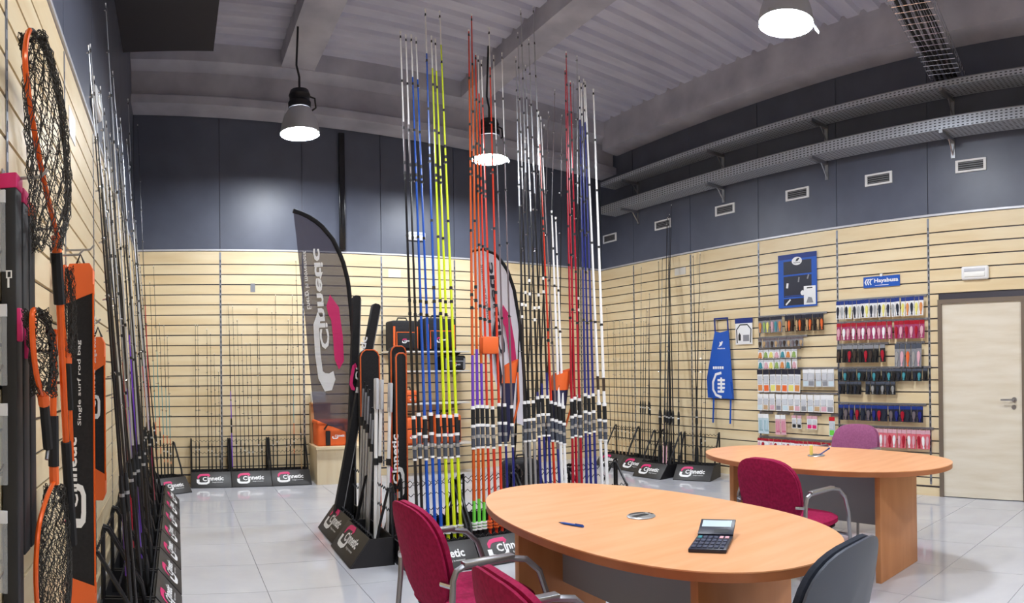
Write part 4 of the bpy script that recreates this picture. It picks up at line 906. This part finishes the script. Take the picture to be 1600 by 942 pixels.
# pegged packs
PK = {}
def pack_mesh(kind, wd, ht, c1, c2, c3):
    key = (kind, round(wd, 3), round(ht, 3), c1, c2, c3)
    if key in PK: return PK[key]
    h = wd*.46; d = {}
    d['card'] = MB().box(-h, h, -ht, 0, 0, .004, c1).mesh('card', 0)
    d['header'] = MB().box(-h, h, -ht*.2, .002, -.0005, .0065, c2).mesh('header', 0)
    if kind == 'lure':      # slim fish-shaped lure
        n = 8; prof = [(0, -ht*.3), (h*.5, -ht*.38), (h*.62, -ht*.52), (h*.45, -ht*.72), (h*.15, -ht*.84), (h*.35, -ht*.95), (-h*.35, -ht*.95), (-h*.15, -ht*.84), (-h*.45, -ht*.72), (-h*.62, -ht*.52), (-h*.5, -ht*.38)]
        d['lure'] = MB().prism(prof, .004, .016, c3).mesh('lure', 0)
    elif kind == 'squid':   # skirted lure
        prof = [(0, -ht*.25), (h*.4, -ht*.36), (h*.45, -ht*.5), (h*.75, -ht*.95), (h*.35, -ht*.8), (h*.1, -ht*.97), (-h*.2, -ht*.8), (-h*.7, -ht*.95), (-h*.45, -ht*.5), (-h*.4, -ht*.36)]
        d['lure'] = MB().prism(prof, .004, .018, c3).mesh('lure', 0)
    elif kind == 'bag':     # flat pouch with window and lower print
        d['window'] = MB().rbox(-h*.75, h*.75, -ht*.62, -ht*.26, .003, .012, .003, 'frosted').mesh('window', 0)
        d['print'] = MB().box(-h*.8, h*.8, -ht*.95, -ht*.68, .004, .005, c3).mesh('print', 0)
    else:                   # rig board with hooks
        b = MB()
        for q in range(3): b.tube([(-h*.5+h*.5*q, -ht*.3, .005), (-h*.5+h*.5*q, -ht*.8, .006), (-h*.3+h*.5*q, -ht*.88, .007), (-h*.2+h*.5*q, -ht*.78, .006)], .0018, c3, 4)
        d['rig'] = b.mesh('rig', 0)
    PK[key] = d; return d
CN = dict(soft_orange='orange', soft_green='green', yellow_soft='yellow', print_dark='dark', orange='orange', green='green', yellow='yellow', pink='pink', teal='teal', cork='tan', rod_black='black', rod_brown='brown', rod_grey='grey', lcd='pale blue', grey_mid='grey', rod_pink='pale pink', black='black', white='white', crimson='dark red', red='red', silver='silver', slate='slate', purple='purple', navy='navy', royal='bright blue')
def row(y0, y1, ztop, ht, n, kind, c1, c2, c3s, label, group, rail=True, yr=None):
    pitch = (y0-y1)/n
    if rail:
        a, b = yr or (y0+.01, y1-.01); r = thing('display_rail', 'steel hook rail holding '+group, 'rail', (0,0,0), 0, 'hook rails')
        obj('bar', MB().box(XR-.016, XR-.001, b, a, ztop+.012, ztop+.036, 'alu'), r)
        for i in range(n):
            yy = y0-pitch*(i+.5); obj('hook', MB().tube([(XR-.016, yy, ztop+.02), (XR-.075, yy, ztop+.014), (XR-.085, yy, ztop+.022)], .0025, 'steel', 4), r)
    for i in range(n):
        yy = y0-pitch*(i+.5); c3 = c3s[i % len(c3s)]
        t = thing('lure_pack', label+({'lure': ', %s lure', 'squid': ', %s skirt', 'bag': ', %s print', 'rig': ', %s rig'}[kind] % CN[c3]), 'pack', (XR-.06-random.uniform(0, .012), yy, ztop+.010+random.uniform(-.004, 0)), 0, group)
        M = Matrix(((0,0,-1,0),(-1,0,0,0),(0,1,0,0),(0,0,0,1))) @ Matrix.Rotation(random.uniform(-.05, .05), 4, 'Z') @ Matrix.Rotation(random.uniform(-.1, .1), 4, 'Y')
        loc = t.location.copy(); t.matrix_world = Matrix.Translation(loc) @ M
        for nm, me in pack_mesh(kind, pitch, ht, c1, c2, c3).items(): obj(nm, me, t)
C_ = ['soft_orange', 'soft_green', 'yellow_soft', 'rod_pink', 'teal']
row(5.17, 4.80, 1.99, .19, 6, 'lure', 'grey_mid', 'print_dark', C_, 'multicoloured lure pack in the short row below the poster', 'multicoloured packs below the poster')
row(4.76, 4.20, 1.99, .19, 11, 'lure', 'rod_brown', 'print_dark', ['cork', 'orange', 'rod_black'], 'olive-brown lure pack below the blue poster', 'brown packs below the poster')
row(5.17, 4.48, 1.73, .11, 11, 'lure', 'grey_mid', 'rod_grey', ['rod_brown', 'cork', 'rod_grey'], 'small tan lure pack in the row above the squid lures', 'tan packs')
row(5.18, 4.58, 1.59, .105, 7, 'squid', 'white', 'frosted', C_, 'colourful skirted lure pack in the upper squid row', 'upper squid lures')
row(5.18, 4.58, 1.47, .115, 7, 'squid', 'white', 'frosted', C_[::-1], 'colourful skirted lure pack in the lower squid row', 'lower squid lures')
row(5.20, 4.53, 1.345, .27, 7, 'bag', 'white', 'print_dark', ['soft_orange', 'orange', 'yellow_soft'], 'large pack with orange and yellow print at its base', 'orange printed packs')
row(4.51, 4.06, 1.345, .2, 5, 'bag', 'frosted', 'white', ['lcd', 'grey_mid'], 'pale grey-blue pack beside the orange printed packs', 'pale packs')
row(5.20, 4.07, 1.05, .2, 12, 'bag', 'white', 'white', ['lcd', 'cork', 'rod_pink', 'grey_mid'], 'white rig pack in the long row below the orange packs', 'white rig packs')
row(5.20, 5.02, .80, .24, 2, 'rig', 'lcd', 'white', ['teal'], 'pale blue rig pack in the lower row', 'pale blue packs')
row(4.92, 4.76, .80, .24, 2, 'rig', 'rod_pink', 'white', ['pink'], 'pale pink rig pack in the lower row', 'pale pink packs')
row(4.67, 4.53, .80, .15, 2, 'bag', 'white', 'rod_pink', ['black'], 'small white pack with black print in the lower row', 'small white packs with black print')
row(4.45, 4.30, .80, .15, 2, 'bag', 'white', 'rod_pink', ['pink'], 'small white pack with pink print in the lower row', 'small white packs with pink print')
row(4.14, 4.06, .80, .22, 1, 'bag', 'lcd', 'red', ['green'], 'single narrow pack with red header and green base', 'single narrow pack')
row(5.21, 4.12, .50, .14, 17, 'lure', 'white', 'crimson', ['rod_pink', 'crimson', 'white'], 'small red and white pack in the lowest row of the bay', 'small red and white packs')
row(4.02, 3.22, 2.11, .2, 15, 'lure', 'white', 'royal_dark', ['print_dark', 'silver', 'slate', 'yellow_soft'], 'blue-headed fish lure pack in the top row under the blue sign', 'blue-headed lures')
row(3.20, 2.93, 2.11, .2, 5, 'lure', 'white', 'royal_dark', ['yellow_soft', 'soft_orange', 'print_dark'], 'blue-headed gold fish lure pack at the end of the top row', 'gold lures')
row(4.02, 3.31, 1.86, .19, 11, 'lure', 'magenta_card', 'crimson', ['rod_pink', 'white'], 'magenta lure pack in the second row under the blue sign', 'magenta lures')
row(3.29, 2.92, 1.86, .19, 6, 'lure', 'magenta_card', 'crimson', ['crimson', 'rod_pink'], 'dark magenta lure pack at the end of the second row', 'dark magenta lures')
row(4.02, 3.40, 1.61, .19, 9, 'lure', 'black', 'grey_mid', ['rod_brown', 'rod_black', 'crimson'], 'dark lure pack in the third row under the blue sign', 'dark lures third row')
row(3.28, 2.96, 1.61, .25, 5, 'lure', 'grey_mid', 'slate_shell', ['silver', 'rod_pink', 'orange'], 'tall grey lure pack at the end of the third row', 'tall grey lures')
row(4.01, 2.89, 1.345, .13, 18, 'lure', 'black', 'slate_shell', ['slate', 'teal', 'rod_black'], 'small black pack in the long fourth row', 'small black packs fourth row')
row(4.01, 3.70, 1.205, .14, 6, 'lure', 'black', 'slate_shell', ['slate', 'rod_black'], 'small black pack below the fourth row', 'small black packs below the fourth row', rail=True)
row(3.65, 3.28, 1.205, .14, 6, 'lure', 'black', 'slate_shell', ['slate', 'silver'], 'small black and silver pack below the fourth row', 'black and silver packs')
row(4.01, 2.95, .945, .17, 15, 'lure', 'print_dark', 'royal_dark', ['slate', 'rod_grey', 'navy', 'crimson'], 'navy lure pack in the row above the pink packs', 'navy lures')
row(4.0, 2.87, .69, .2, 20, 'lure', 'coral_card', 'rod_pink', ['white', 'rod_pink', 'crimson'], 'pink and red lure pack in the lowest row by the door', 'pink lures by the door')
